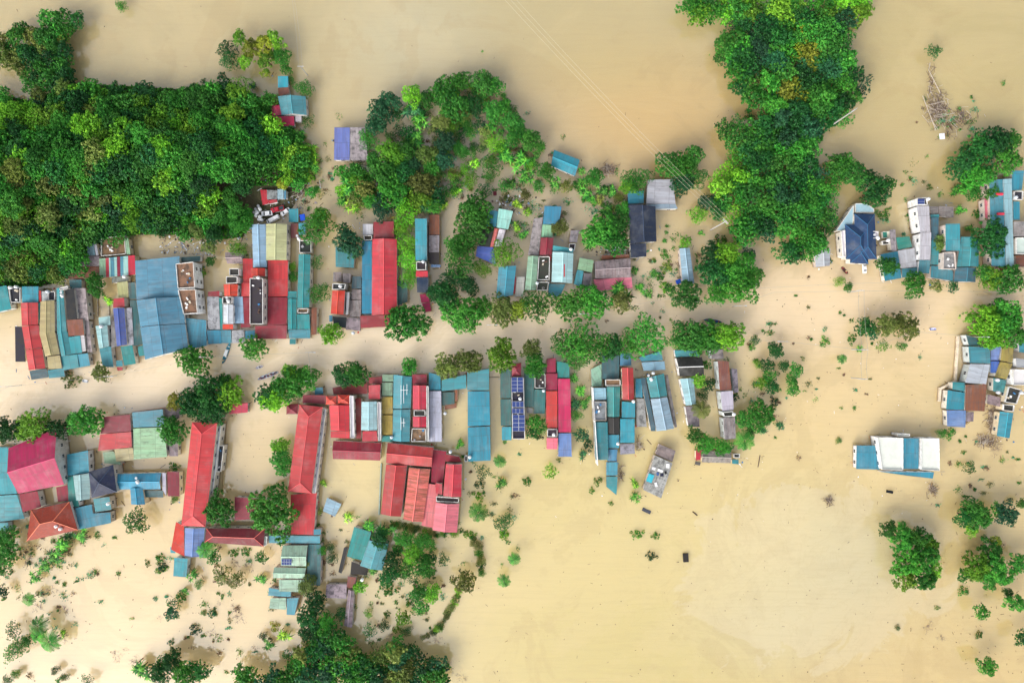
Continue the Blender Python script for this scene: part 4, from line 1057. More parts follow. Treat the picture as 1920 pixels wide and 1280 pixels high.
TREES = '''
362 676 34 b g;475 652 24 b g;620 624 22 b l;764 605 42 b g;190 698 17 b o;128 713 16 s o;838 560 28 b d;868 590 40 b g;905 578 24 b g;942 582 30 b o;972 580 22 b y;1008 572 34 c g;1068 570 30 b g;1110 565 34 b g;1160 545 26 n g;1165 565 20 b o
862 488 36 c g;903 503 17 c l;945 475 27 c l;890 395 34 b g;888 428 30 b g;850 525 26 c d;818 545 20 b d;880 535 18 b d;862 458 24 b g
1283 552 28 b g;1300 565 14 b g;1335 478 26 b d;1362 478 28 b l;1395 500 26 b g;1340 512 32 b d;1372 510 30 b g;1388 540 32 b g;1345 548 24 b g;1412 522 22 b g;1405 478 14 b b;1368 480 14 b y;1384 512 9 b y
1310 403 18 c l;1325 378 18 b b;1345 392 20 b d;1255 308 26 b g;1283 312 26 b g;1300 293 22 b g;1298 335 25 c g;1280 345 22 b b;1192 338 27 c g;1178 350 18 b l
645 706 24 b d;668 700 24 b g;515 748 28 b l;540 722 36 b g;575 712 24 b g;503 742 24 b d;548 700 18 b l;362 757 34 b d;395 737 36 b d;432 738 28 b l;402 772 28 b d;329 753 17 b y;420 715 16 b g
767 688 17 b g;837 687 25 b o;878 677 25 b o;940 668 32 b l;995 653 19 b o;1003 685 24 b g;1062 645 28 c g;1085 642 40 c g;1118 652 30 c g;1090 672 20 c g;1150 650 22 b d;1180 643 28 c g;1214 630 38 c g;1290 632 32 b g;1322 630 32 b g;1365 630 32 b l;1272 640 20 c g;1340 645 20 b g
12 806 28 b d;60 800 34 b l;108 806 22 b d;160 790 34 b g;322 806 27 b g;412 955 33 b g;512 960 46 b g;528 864 26 b g;526 835 19 b l;257 976 24 c g
592 428 32 c g;600 408 20 b l;592 492 14 c g;595 550 20 c g;655 457 29 b b;646 432 14 b d;755 425 20 c l;762 400 25 c l;745 424 14 c y;762 455 22 c l;766 488 22 c l;768 520 20 c l;765 470 14 c l;560 392 0 c g
773 180 21 b l;728 190 22 b b;712 214 26 b b;703 237 20 b b;690 260 19 c g;800 186 17 b g;828 168 24 b g;862 152 22 b g;905 155 27 b g;928 162 18 b g;850 197 28 b g;888 196 22 c d;925 208 20 b g;943 202 16 b g;962 228 23 b g;966 252 22 b g;900 235 14 c d;846 237 16 c l;870 236 12 s d;776 205 22 n b;786 226 20 n g;828 228 18 b o;835 266 20 b b;865 283 16 c g;889 274 8 c d;906 278 8 c d;930 270 19 c l;917 248 20 n g;883 250 12 c g
780 258 20 n g;768 272 18 n g;765 248 15 b d;733 285 26 b l;762 284 20 b g;800 290 22 b o;832 300 20 b b;892 305 13 n l;921 311 20 c g;917 333 9 c g;950 290 22 n g;975 302 24 n g;985 332 20 n g;1000 270 22 b g;1016 275 14 n g;990 255 16 b g;1000 305 14 n g
670 318 15 n g;648 330 14 n g;652 355 20 n g;680 356 20 n g;642 376 18 n g;665 386 18 n l;692 345 14 b g;722 328 30 b g;738 360 30 b g;715 392 22 b b;790 345 30 b o;786 374 24 b l;822 322 16 c g;850 330 14 c l;855 346 14 c g;882 338 16 c l;910 355 14 c d;836 362 16 c g;810 385 18 b g;852 360 14 n l;830 386 12 n l;760 330 22 b d;808 315 18 b g;700 300 16 b g;740 315 18 b g;775 310 18 b b;695 375 16 b g;750 385 16 b d
1022 320 18 b g;1042 345 16 n g;960 345 14 n g;968 382 13 n l;990 396 11 n l;1100 362 15 n g;1062 350 13 b o;1115 332 18 b g;1132 357 14 n g;1050 426 16 b o;970 427 13 n l;980 442 13 n g;1128 432 34 b g;1152 452 30 b g;1112 455 20 n g;1160 420 26 b g;1140 400 20 n g;1090 340 12 n g;985 365 10 b o;1010 350 12 b g;1170 395 16 b g;1090 320 10 n g;945 350 12 b g;950 370 10 s o
1245 452 7 n g;1246 476 8 s g;1251 500 12 s o;1226 515 12 n g;1200 541 13 n g;1217 552 12 n g;1251 538 12 s l;1285 455 13 b l;1315 438 8 n g;1350 450 12 s g;1238 520 9 s g;1227 487 4 c o;1190 505 10 n g
1640 355 36 b d;1605 328 28 b g;1580 308 24 b g;1800 310 28 b d;1835 282 34 b d;1870 265 28 b d;1887 300 28 b g;1822 332 26 b g;1900 262 18 b g;1856 446 37 b d;1793 360 14 n g;1812 350 18 n g;1715 532 25 b g;1755 536 13 b o;1665 499 20 b g;1575 527 11 c l;1591 538 10 b g;1846 512 18 b g;1862 522 22 b l;1892 526 30 b g;1801 395 13 n g;1835 400 9 s g;1787 536 12 b d;1744 351 6 s g;1660 403 10 s g;1765 455 16 b o;1825 362 16 b g;1860 362 16 b g;1848 330 20 b g;1628 512 0 s g;1818 430 12 n g;1556 488 6 s g
1843 603 34 b l;1882 600 38 b g;1900 625 28 b g;1862 632 26 b l;1872 585 24 b g;1622 612 18 b d;1636 622 14 b b;1662 610 22 b o;1700 612 24 b o;1684 602 14 b o;1612 655 9 n g;1655 648 12 c l;1690 649 10 c g;1580 673 10 k g;1548 641 9 s g;1598 635 9 s g
1455 657 17 b d;1440 684 14 b d;1443 705 14 b g;1420 682 9 c l;1447 726 15 b d;1430 718 13 b l;1470 685 11 b d;1494 694 14 b g;1484 712 12 b g;1487 728 15 b g;1415 637 10 c d;1409 652 9 n g;1453 752 9 s b;1450 765 8 s g;1425 778 27 b g;1395 786 19 b g;1410 806 16 n g;1432 806 14 n b;1460 796 12 n b;1396 826 20 k g;1315 768 19 k o;1310 712 15 b l;1330 720 13 b d;1318 740 11 c d;1325 683 9 s g;1304 815 17 b g;1325 832 18 b g;1357 838 17 b g;1378 745 9 s b;1575 826 6 c g
1825 955 22 b g;1812 968 20 b d;1838 972 24 b g;1822 993 14 b l;1888 962 22 b b;1870 955 14 b g;1690 1010 26 f g;1720 1008 22 f g;1732 1045 28 f g;1702 1052 30 f g;1698 1088 20 f l;1732 1085 22 f g;1752 1070 16 f l;1664 992 17 f g;1742 1018 18 f l;1830 1060 28 f l;1860 1062 28 f g;1858 1030 22 f g;1866 1014 12 f y;1850 1085 20 f g;1885 1080 18 f g;1806 1078 13 b g;1915 1055 20 f g;1903 1130 18 f g;1840 1146 16 b g;1808 1108 9 s g;1838 1190 8 s g;1850 1248 18 b g;1917 1195 16 b d;1818 877 13 c d;1685 1178 5 c d;1750 97 15 c d;1765 812 9 c g;1782 812 11 s g;1917 943 11 b g;1758 1140 5 s g;1890 1110 10 b g;1808 848 5 s g
1192 908 12 n l;1190 932 13 n g;1146 944 5 s g;1196 1003 10 s g;1230 1005 8 s g;1222 1043 10 s b;1121 902 8 s g;1110 920 6 s g;1032 884 15 c l;988 904 9 s g;937 865 13 k g;905 884 14 c d;900 908 9 s b;942 904 15 n g;898 930 9 s l;897 960 19 k g;943 979 17 c d;945 1004 10 s l;964 1048 13 k g;945 1089 14 k g;862 832 12 n g;870 1090 22 b o;1048 862 4 s g;1093 850 13 n b;1103 832 11 s b;1090 815 14 b b
1078 710 14 n g;1090 735 16 n g;1078 755 18 n b;1098 755 15 n g;1080 778 11 c g;1002 790 15 b g;1015 800 14 b g;998 812 13 b d;1010 818 8 s d
690 988 20 n g;722 998 22 n g;652 968 13 n l;758 1010 19 b g;772 1038 21 b l;735 1052 18 b d;745 1030 12 b g;788 1040 13 b g;752 1075 13 b g;712 1012 18 b d;795 1062 20 b g;790 1015 18 b g;808 1022 12 b g;806 1046 13 b d;832 1048 13 c d;620 1026 10 c d;622 1046 11 c d;728 1080 20 b d;775 1085 13 c d;726 1105 15 s g;675 1100 13 b l;690 1150 8 c l;693 1182 14 c d;721 1172 11 c d;725 1152 7 s g;786 1110 18 b g;810 1112 18 b l;790 1138 15 b g;755 1158 15 b l;762 1183 10 c d;745 1180 9 s l;640 1150 12 b d;700 1070 14 n g;762 1065 16 b g;805 1075 10 s g;768 1130 9 s g;600 960 8 n o;605 905 9 n l;592 885 6 c l;590 985 8 s g
575 1098 20 b o;592 1128 22 b d;578 1158 24 b d;580 1185 20 b d;612 1165 18 b g;570 1058 12 b o;530 1192 17 n l;515 1175 9 s y;505 1206 14 n g;494 1192 9 c d;540 1228 13 c d;415 1078 17 c o;442 1087 17 c o;492 1085 14 n g;385 1030 18 k g;402 1045 14 b g;490 1045 13 b g;438 1038 9 s g;460 1035 9 s g;362 1076 14 n g;373 1094 9 c g;298 1048 9 s g;303 1062 9 s b;296 1070 7 s g;308 1066 6 s g;276 1056 6 s g;347 1108 10 n g;325 1134 15 c d;322 1150 14 b b;380 1150 6 c g;397 1150 10 s b;363 1182 9 s b;338 1118 10 s g;602 1030 10 b g;320 1205 6 s b;590 1022 9 s o
12 1008 24 b g;14 1038 24 b g;4 1064 16 b g;115 1022 22 n g;100 1045 20 n g;82 1062 18 n g;66 1082 15 n g;155 1003 17 n g;128 1005 14 n d;25 1180 15 c d;72 1172 19 k g;92 1202 22 k g;70 1192 14 k g;36 1210 18 c g;20 1225 15 c g;55 1200 14 c g;53 1124 13 k g;105 1255 9 c d;122 1268 8 c d;30 1262 9 c g;14 1273 10 c d;165 1275 12 c d;262 1256 24 n g;298 1262 24 b d;322 1238 22 b d;345 1262 26 b g;372 1258 22 b d;305 1245 16 b g;4 1108 12 b b;110 1275 8 n g;48 1066 0 s g;118 1185 9 n l;2 1010 12 b g;82 895 7 b g;92 908 6 s b;325 876 9 s g;325 936 7 c g
228 12 11 c g;570 166 17 c g;577 228 12 c g;545 150 8 c g;448 72 15 f l;470 92 18 f y;496 85 20 f y;516 76 18 f l;526 106 18 b g;500 112 18 f l;424 92 18 c d;430 114 18 c d;497 138 9 f y;475 160 12 n b;448 175 27 c l;500 188 16 b g;535 130 12 b g;600 345 0 c g;460 115 14 f l;415 140 7 s b;380 152 6 s b;594 355 8 b g;570 320 10 n g;582 300 12 n g
1405 215 9 s g;1668 345 14 b g;1720 350 0 s g;440 390 20 b g;410 400 20 b g;450 420 22 b g;392 462 16 b o;445 466 18 c l;400 440 18 b d;540 335 14 b l;528 345 10 b y;560 345 14 b g;583 360 12 b g;395 490 10 b g;375 510 12 s l;178 530 20 b g;185 550 10 b g;205 565 12 n l;455 350 20 b d;430 365 18 b g;370 430 18 b o;348 440 16 b g;548 500 8 b l;550 518 9 b g;128 550 0 b g
'''
DEADS = '47 1050 20;95 1108 13;118 1145 12;70 1140 12;215 1232 14;235 1218 6;120 1195 12;250 1238 12;165 1000 0;396 1185 10;440 1145 14;450 1160 12;465 1065 12;440 1060 10;385 995 0;1862 1185 0;1740 1180 9;1765 1196 9;1745 1170 8;1842 830 14;1870 845 14;1885 800 10;1785 250 14;1810 215 16;1750 880 10;730 1200 14;745 1215 12;842 1250 14;820 1200 10;700 1225 10;1150 905 9;1145 315 14;1135 322 10;865 1270 12;1130 320 8;300 1160 7;478 1215 8;395 1215 8;410 1130 6'
for t in TREES.replace('\n', ';').split(';'):
    if not t.strip(): continue
    x, y, r, k, c = t.split()
    if float(r) > 0: x, y = float(x), float(y); g = P(x, y, 3); plant(x, y, float(r), k, c, gz=max(0, hill(g.x, g.y)))
for t in DEADS.split(';'):
    x, y, r = map(float, t.split())
    if r > 0: plant(x, y, r, 'x', 'o')
# hedge that curves round the bottom garden
def along(pts, step):
    out = []
    for a, b in zip(pts, pts[1:]):
        L = math.hypot(b[0] - a[0], b[1] - a[1]); n = max(1, int(L / step))
        out += [(a[0] + (b[0] - a[0]) * i / n, a[1] + (b[1] - a[1]) * i / n) for i in range(n)]
    return out
ORDW = 'first second third fourth fifth sixth seventh eighth ninth tenth eleventh twelfth thirteenth fourteenth fifteenth sixteenth seventeenth eighteenth nineteenth twentieth'.split() + ['twenty-' + w_ for w_ in 'first second third fourth fifth sixth seventh eighth ninth'.split()]
for pts, lab in (([(735, 985), (780, 990), (815, 1003), (855, 995), (880, 1000), (896, 1025)], 'bush from the left in the hedge below the pink terraced roof'), ([(896, 1025), (903, 1050), (905, 1085)], 'bush from the top in the hedge strip above the lone olive tree'), ([(862, 1108), (845, 1140), (828, 1170), (812, 1188), (785, 1200)], 'bush from the top in the hedge below the lone olive tree')):
    for i, (x, y) in enumerate(along(pts, 7.5)): plant(x + rnd.uniform(-3, 3), y + rnd.uniform(-3, 3), rnd.uniform(4.5, 9), rnd.choice('ccs'), rnd.choice('gdol'), hk=.2, label=ORDW[i] + ' ' + lab, group='bushes of the curved hedge')
# woods: crowns close together, one tree each
def wood(poly, step, kinds, cols, zone, group, rr=(.75, 1.15), seed=1, gap=.0):
    global rnd
    keep = rnd; rnd = random.Random(seed); Q = poly
    x0, x1 = min(p[0] for p in Q), max(p[0] for p in Q); y0, y1 = min(p[1] for p in Q), max(p[1] for p in Q)
    y = y0; row = 0; n = 0
    while y < y1:
        x = x0 + (step / 2 if row % 2 else 0)
        while x < x1:
            qx, qy = x + rnd.uniform(-.32, .32) * step, y + rnd.uniform(-.32, .32) * step
            if poly_dist(qx, qy, Q) > 4 and rnd.random() > gap and not (468 < qx < 562 and 362 < qy < 425) and not (402 < qx < 466 and 345 < qy < 400 and rnd.random() < .8):
                g = P(qx, qy, 8); gz = max(0, hill(g.x, g.y)); c = cols(qx, qy) if callable(cols) else rnd.choice(cols)
                hx = 'left' if qx < x0 + (x1 - x0) / 3 else 'right' if qx > x1 - (x1 - x0) / 3 else 'middle'; vy = 'upper' if qy < y0 + (y1 - y0) / 3 else 'lower' if qy > y1 - (y1 - y0) / 3 else 'central'
                pos_ = {('upper', 'middle'): 'upper', ('lower', 'middle'): 'lower', ('central', 'left'): 'left', ('central', 'right'): 'right', ('central', 'middle'): 'central'}.get((vy, hx), vy + ' ' + hx)
                k = rnd.choice(kinds)
                plant(qx, qy, step * 1.1 * rnd.uniform(*rr), k, c, gz=gz, hk=.8, wt=.62, label='%s %s in the %s part of %s' % (CW[c], {'b': 'crown', 'c': 'rounded crown', 'f': 'feathery bamboo crown', 'd': 'loose crown', 'n': 'banana clump', 's': 'low shrub'}[k], pos_, zone), group=group); n += 1
            x += step
        y += step * .86; row += 1
    rnd = keep; return n
def hillcol(x, y):
    v = noise.noise(Vector((x * .02, y * .02, 3)))
    if x < 200 and v > .05: return rnd.choice('olg')
    return rnd.choice('gggl' if x > 330 else 'ggdl') if v > -.25 else rnd.choice('dgb')
print('hill trees', wood([(-30, 200), (60, 190), (140, 160), (250, 165), (340, 170), (400, 150), (470, 180), (540, 250), (590, 290), (580, 325), (500, 322), (440, 345), (400, 420), (340, 420), (290, 415), (250, 440), (170, 445), (130, 520), (-30, 530)], 26, 'bbbbc', hillcol, 'the wooded hill', 'trees of the wooded hill', (.62, .95), 5))
print('tl', wood([(-20, 90), (30, 50), (70, 50), (95, 20), (150, 28), (158, 52), (132, 75), (136, 150), (120, 185), (85, 190), (55, 172), (20, 120), (-20, 130)], 21, 'bbf', 'dggo', 'the top left thicket', 'trees of the top left thicket', (.6, .9), 6))
print('tl2', wood([(-30, 150), (20, 165), (45, 195), (-30, 200)], 20, 'b', 'dgb', 'the strip left of the inlet', 'trees by the left inlet', (.6, .8), 6))
print('ne', wood([(1262, -15), (1640, -15), (1635, 20), (1595, 50), (1605, 85), (1590, 120), (1610, 130), (1625, 185), (1600, 215), (1550, 245), (1530, 290), (1560, 300), (1585, 285), (1590, 330), (1560, 360), (1565, 390), (1550, 460), (1535, 485), (1465, 480), (1455, 440), (1400, 450), (1365, 430), (1370, 400), (1335, 360), (1340, 310), (1360, 290), (1345, 250), (1355, 215), (1400, 235), (1440, 215), (1440, 190), (1400, 190), (1370, 170), (1375, 125), (1340, 105), (1365, 65), (1360, 40), (1310, 42), (1290, 15)], 25, 'bbbcf', lambda x, y: rnd.choice('y' if (1470 < x < 1530 and 50 < y < 205 and rnd.random() < .3) else 'llg' if (x < 1400 and y > 280) or y < 30 else 'gggddb'), 'the upper right wood', 'trees of the upper right wood', (.62, 1.0), 8))
print('bc', wood([(590, 1170), (640, 1185), (650, 1220), (735, 1225), (740, 1195), (790, 1205), (800, 1240), (840, 1235), (845, 1295), (440, 1295), (450, 1250), (500, 1265), (550, 1225)], 22, 'bbbf', 'dggbo', 'the wood at the bottom edge', 'trees of the bottom wood', (.65, 1.0), 9))
print('orch', wood([(700, 295), (800, 300), (835, 320), (825, 380), (760, 400), (700, 395), (650, 385), (690, 340)], 24, 'bbc', 'gdbo', 'the dense orchard corner', 'trees of the dense orchard corner', (.5, .8), 12, .3))
wood([(285, 440), (330, 412), (470, 375), (500, 335), (470, 430), (455, 440), (400, 448), (310, 445)], 19, 'bbd', 'ggdol', 'the hill foot', 'trees at the hill foot', (.5, .75), 13, .25)
wood([(480, 160), (520, 170), (520, 240), (560, 240), (600, 290), (600, 330), (575, 352), (540, 330), (500, 300), (490, 220)], 17, 'bbn', 'lgg', 'the right hill shore', 'plants of the right hill shore', (.6, .9), 14, .1)
wood([(705, 215), (760, 170), (870, 138), (940, 150), (965, 200), (990, 240), (1025, 285), (985, 340), (905, 350), (840, 330), (705, 300)], 21, 'ccbn', 'ggldo', 'the round orchard', 'plants of the round orchard', (.38, .6), 15, .46)
wood([(1085, 315), (1130, 320), (1185, 370), (1175, 400), (1120, 410), (1080, 380), (1060, 350)], 17, 'bnns', 'ggo', 'the garden behind the navy house', 'plants of the garden by the navy house', (.5, .8), 16, .3)
wood([(632, 310), (700, 310), (700, 395), (650, 395), (630, 370)], 17, 'nnb', 'ggl', 'the banana grove', 'plants of the banana grove', (.6, .9), 17, .3)
TQ.sort(key=lambda t: -t[0])
for i, (s_, a_) in enumerate(TQ): grow(*a_, low=i >= 300)
if LOWQ:
    m_ = quads_np('tree_canopy', np.concatenate([q[0] for q in LOWQ]), np.concatenate([q[1] for q in LOWQ]), 'canopy', np.concatenate([q[2] for q in LOWQ]))
    tag(link('tree_canopy', m_), 'smaller crowns filling up the woods and gardens between the larger trees', kind='stuff')
# vines and scrub that hide the ground of the hill
BARE = [np.array([P(x, y)[:2] for x, y in e]) for e in ([(470, 352), (545, 350), (560, 385), (545, 425), (470, 425)], [(398, 335), (440, 330), (470, 350), (470, 410), (440, 425), (405, 400)], [(545, 300), (580, 300), (580, 395), (545, 395)])]
def cover(n, seed, poly, size, label, zoff, name):
    q = np.random.default_rng(seed); Q = np.array([P(x, y)[:2] for x, y in poly]); C = []
    x0, y0 = Q.min(0); x1, y1 = Q.max(0)
    while len(C) < n:
        x, y = q.uniform(x0, x1), q.uniform(y0, y1)
        if poly_dist(x, y, Q) > 0 and not any(poly_dist(x, y, e) > 0 for e in BARE):
            k = noise.noise(Vector((x * .25, y * .25, 1))); C.append((x, y, max(0, hill(x, y)) + zoff + q.uniform(0, .9) * (1 + k)))
    C = np.array(C); nor = q.normal(size=(n, 3)) * .5 + np.array([0, 0, 1]); g = np.array(lin((58, 132, 36))); col = np.ones((n, 4)); col[:, :3] = g * q.uniform(.55, 1.5, (n, 1)) * q.uniform(.85, 1.15, (n, 3))
    m = quads_np(name, quad_verts(C, nor, q.uniform(.4, .95, n), 1.3), q.uniform(.1, 1.0, n).astype(np.float32), 'canopy', col)
    tag(link(name, m), label, kind='stuff')
cover(42000, 5, [(x, y) for x, y in HP if x > -80] + [], .8, 'leafy scrub and vines covering the ground of the wooded hill', .1, 'undergrowth')

def weeds(spots, seed, label):
    q = np.random.default_rng(seed); VV = []; TT = []; CC = []
    for (x, y, rx, ry, n, s0, s1) in spots:
        for _ in range(n):
            px, py = x + q.normal() * rx, y + q.normal() * ry; g = P(px, py); m = int(q.integers(14, 60)); s = q.uniform(s0, s1)
            cen = q.normal(size=(m, 3)) * np.array([s * q.uniform(.5, 1.2), s * q.uniform(.4, 1), .12]) + np.array([g.x, g.y, .2]); cen[:, 2] = np.clip(cen[:, 2], .03, 1)
            VV.append(quad_verts(cen, q.normal(size=(m, 3)) * .5 + np.array([0, 0, 1]), q.uniform(.2, .5, m), 1.8)); TT.append(q.uniform(.1, 1, m))
            c_ = np.array(lin([(60, 120, 50), (90, 140, 70), (110, 120, 80), (80, 150, 110), (120, 100, 80)][int(q.integers(0, 5))])); cc = np.ones((m, 4)); cc[:, :3] = c_; CC.append(cc)
    m_ = quads_np('emergent_weeds', np.concatenate(VV), np.concatenate(TT).astype(np.float32), 'canopy', np.concatenate(CC)); tag(link('emergent_weeds', m_), label, kind='stuff')
weeds([(110, 1110, 70, 60, 40, .3, 1.0), (420, 1130, 60, 60, 50, .3, 1.0), (760, 1100, 60, 60, 60, .3, 1.0), (850, 290, 90, 60, 110, .3, 1.1), (1040, 380, 70, 40, 90, .3, 1.2), (1240, 500, 40, 50, 60, .3, .9), (1430, 740, 50, 60, 40, .3, .8), (930, 930, 30, 50, 25, .3, .9), (1700, 380, 40, 40, 30, .3, .9), (1850, 870, 50, 50, 30, .3, .8), (630, 1040, 30, 40, 30, .3, .8), (600, 340, 20, 40, 30, .3, .9), (1500, 660, 120, 60, 40, .2, .5), (1800, 230, 30, 30, 40, .3, 1.0), (100, 1040, 50, 50, 50, .3, 1.0)], 31, 'weeds and drowned garden plants just breaking the surface')
# ------------------------------------------------------------------ water tanks on roofs
tk = MB(); tk.lathe([(.35, 0), (.55, .05), (.58, .3), (.6, .32), (.6, .9), (.57, 1.2), (.3, 1.38), (.18, 1.4)], 16)
TANK = tk.me('tank_body', [M['any']], True)
lidm = MB(); lidm.lathe([(.2, 1.39), (.2, 1.47), (.08, 1.5)], 12); LID = lidm.me('lid', [M['alu']])
std = MB()
for a in range(4): std.tube([(.42 * math.cos(a * 1.571), .42 * math.sin(a * 1.571), -.5), (.42 * math.cos(a * 1.571), .42 * math.sin(a * 1.571), .05)], .04, 5)
std.lathe([(.5, -.04), (.5, .01)], 12); STAND = std.me('stand', [M['alu']])
TANKS = '22 539 5 w;33 538 5 w;92 547 5 s;114 548 7 b;192 612 6 w;235 519 5 w;486 521 10.6 w;425 558 8 b;639 537 8.4 w;794 491 8.6 s;663 624 4 s;1007 531 6 s;1070 468 5 w;1213 387 6 b;1663 451 4 w;1738 374 8.6 w;1902 371 7 s;1903 372 0 s;489 407 2.2 w;483 400 2.2 w;487 412 2.2 w;481 405 2.2 w;492 413 2.2 w;479 392 2.2 b;484 386 2.2 b;476 398 2.2 b;835 774 3.2 s;881 856 5 w;735 819 5.6 s;845 846 5.4 s;1019 732 6 s;975 747 8 w;1038 814 7 w;1187 752 8.4 w;1158 831 6.4 w;1224 699 5.6 s;1216 704 5.4 b;1375 776 9 w;108 985 7.6 w;116 990 7.4 w;9 996 5 w;205 943 6.6 w;1869 735 6 s;1868 712 6 w;1913 736 6.8 s;1640 440 6.6 b;1628 440 0 s;680 1085 5 w;300 486 0 w;255 896 6.4 b;1293 702 0 s;557 442 4 b'
def tank(px, py, z, k):
    if z <= 0: return
    p = P(px, py, z); z = z * .82 + .1; p = P(px, py, z); o = link('water_tank', None); o.location = p
    b = link('tank_body', TANK, o); l = link('lid', LID, o); s = link('stand', STAND, o)
    b.color = (*lin({'w': (240, 242, 244), 's': (205, 212, 220), 'b': (225, 228, 230)}[k]), 1)
    if k == 'b':
        for q in (b, l): q.rotation_euler = (R_(90), 0, .6); q.location = (.5, -.7, .6)
    pend(o, {'w': 'white upright water tank', 's': 'silver upright water tank', 'b': 'white lying water tank'}[k], px, py, 'water tank', 'water tanks')
for t in TANKS.split(';'): x, y, z, k = t.split(); tank(float(x), float(y), float(z), k)

# ------------------------------------------------------------------ cars
def car_meshes(kind):
    prof = {'car': [(-2.1, .35), (-2.15, .75), (-1.75, .95), (-1.15, 1.0), (-.55, 1.4), (1.0, 1.42), (1.65, 1.05), (2.05, .95), (2.1, .4)],
            'van': [(-2.5, .35), (-2.55, .95), (-2.1, 1.2), (-1.5, 1.85), (2.35, 1.9), (2.5, 1.5), (2.5, .4)],
            'pickup': [(-2.5, .4), (-2.55, .9), (-1.5, 1.05), (-.95, 1.65), (.45, 1.65), (.6, 1.1), (2.5, 1.08), (2.5, .45)]}[kind]
    wd = .85; v = []; n = len(prof)
    for s in (-1, 1):
        for x, z in prof: v.append((x, s * (wd - max(0, z - 1.0) * .28), z))
    bm = bmesh.new(); vs = [bm.verts.new(p) for p in v]
    bm.faces.new(vs[:n]); bm.faces.new(vs[n:][::-1])
    for i in range(n): bm.faces.new((vs[i], vs[(i + 1) % n], vs[n + (i + 1) % n], vs[n + i]))
    bmesh.ops.recalc_face_normals(bm, faces=bm.faces)
    bmesh.ops.bevel(bm, geom=bm.edges[:], offset=.07, segments=2, affect='EDGES')
    m = bpy.data.meshes.new('body'); bm.to_mesh(m); bm.free(); m.materials.append(M['any'])
    g = MB()
    wsx = {'car': ((-1.12, 1.03), (-.58, 1.4)), 'van': ((-2.05, 1.24), (-1.55, 1.8)), 'pickup': ((-1.45, 1.1), (-.98, 1.62))}[kind]
    def pane(x0, z0, x1, z1, lift=.03):
        d = Vector((x1 - x0, 0, z1 - z0)); nn = Vector((-d.z, 0, d.x)).normalized() * lift
        if nn.z < 0: nn = -nn
        a = [Vector((x0, -.7, z0)) + nn, Vector((x0, .7, z0)) + nn, Vector((x1, .6, z1)) + nn, Vector((x1, -.6, z1)) + nn]; g.add(a + [p - nn for p in a], [(0, 1, 2, 3), (4, 5, 1, 0), (5, 6, 2, 1), (6, 7, 3, 2), (7, 4, 0, 3)])
    pane(*wsx[0], *wsx[1])
    if kind == 'car': pane(1.6, 1.1, 1.08, 1.39)
    if kind == 'pickup': g.box((1.5, 0, 1.1), 1.6, 1.3, .06)
    wm = MB(); wm.lathe([(.33, -.1), (.36, -.06), (.36, .06), (.33, .1)], 14)
    hl = MB(); hl.box((0, 0, 0), .12, .35, .14)
    return m, g.me('windscreen', [M['glass']]), wm.me('wheel', [M['black']]), hl.me('headlight', [M['alu']])
CM = {k: car_meshes(k) for k in ('car', 'van', 'pickup')}
def car(px, py, z, rz, kind, c, label, sink=0.0, s=1.0):
    o = link('car' if kind == 'car' else kind, None); p = P(px, py, z + 1); o.location = (p.x, p.y, z - sink); o.rotation_euler = (0, 0, R_(rz)); o.scale = (s, s, s)
    bd, gl, wh, hl = CM[kind]; b = link('body', bd, o); b.color = (*lin(c), 1); link('windscreen', gl, o)
    for x in (-1.4, 1.4):
        for y in (-.78, .78): q = link('wheel', wh, o); q.location = (x, y, .34); q.rotation_euler = (R_(90), 0, 0)
    for y in (-.55, .55): q = link('headlight', hl, o); q.location = ({'car': -2.12, 'van': -2.52, 'pickup': -2.52}[kind], y, .72)
    tag(o, label, {'car': 'car', 'van': 'van', 'pickup': 'pickup truck'}[kind], 'cars saved on the yard')
def gh(px, py): g = P(px, py, 1); return max(.3, hill(g.x, g.y))
car(500, 400, gh(500, 400), 4, 'car', (240, 242, 245), 'white car standing level, left of the white van on the hill yard')
car(512, 411, gh(512, 411), 27, 'van', (244, 245, 248), 'long white van parked at a slant above the olive roof')
car(535, 397, gh(535, 397), 35, 'car', (236, 238, 242), 'white hatchback parked at a slant, right end of the car yard', s=.92)
car(520, 392, gh(520, 392), 14, 'pickup', (176, 44, 60), 'dark red pickup with grey covered bed behind the white van')
car(1623, 503, 0, 93, 'car', (238, 240, 244), 'white car half drowned below the blue villa', sink=.55, s=.85)

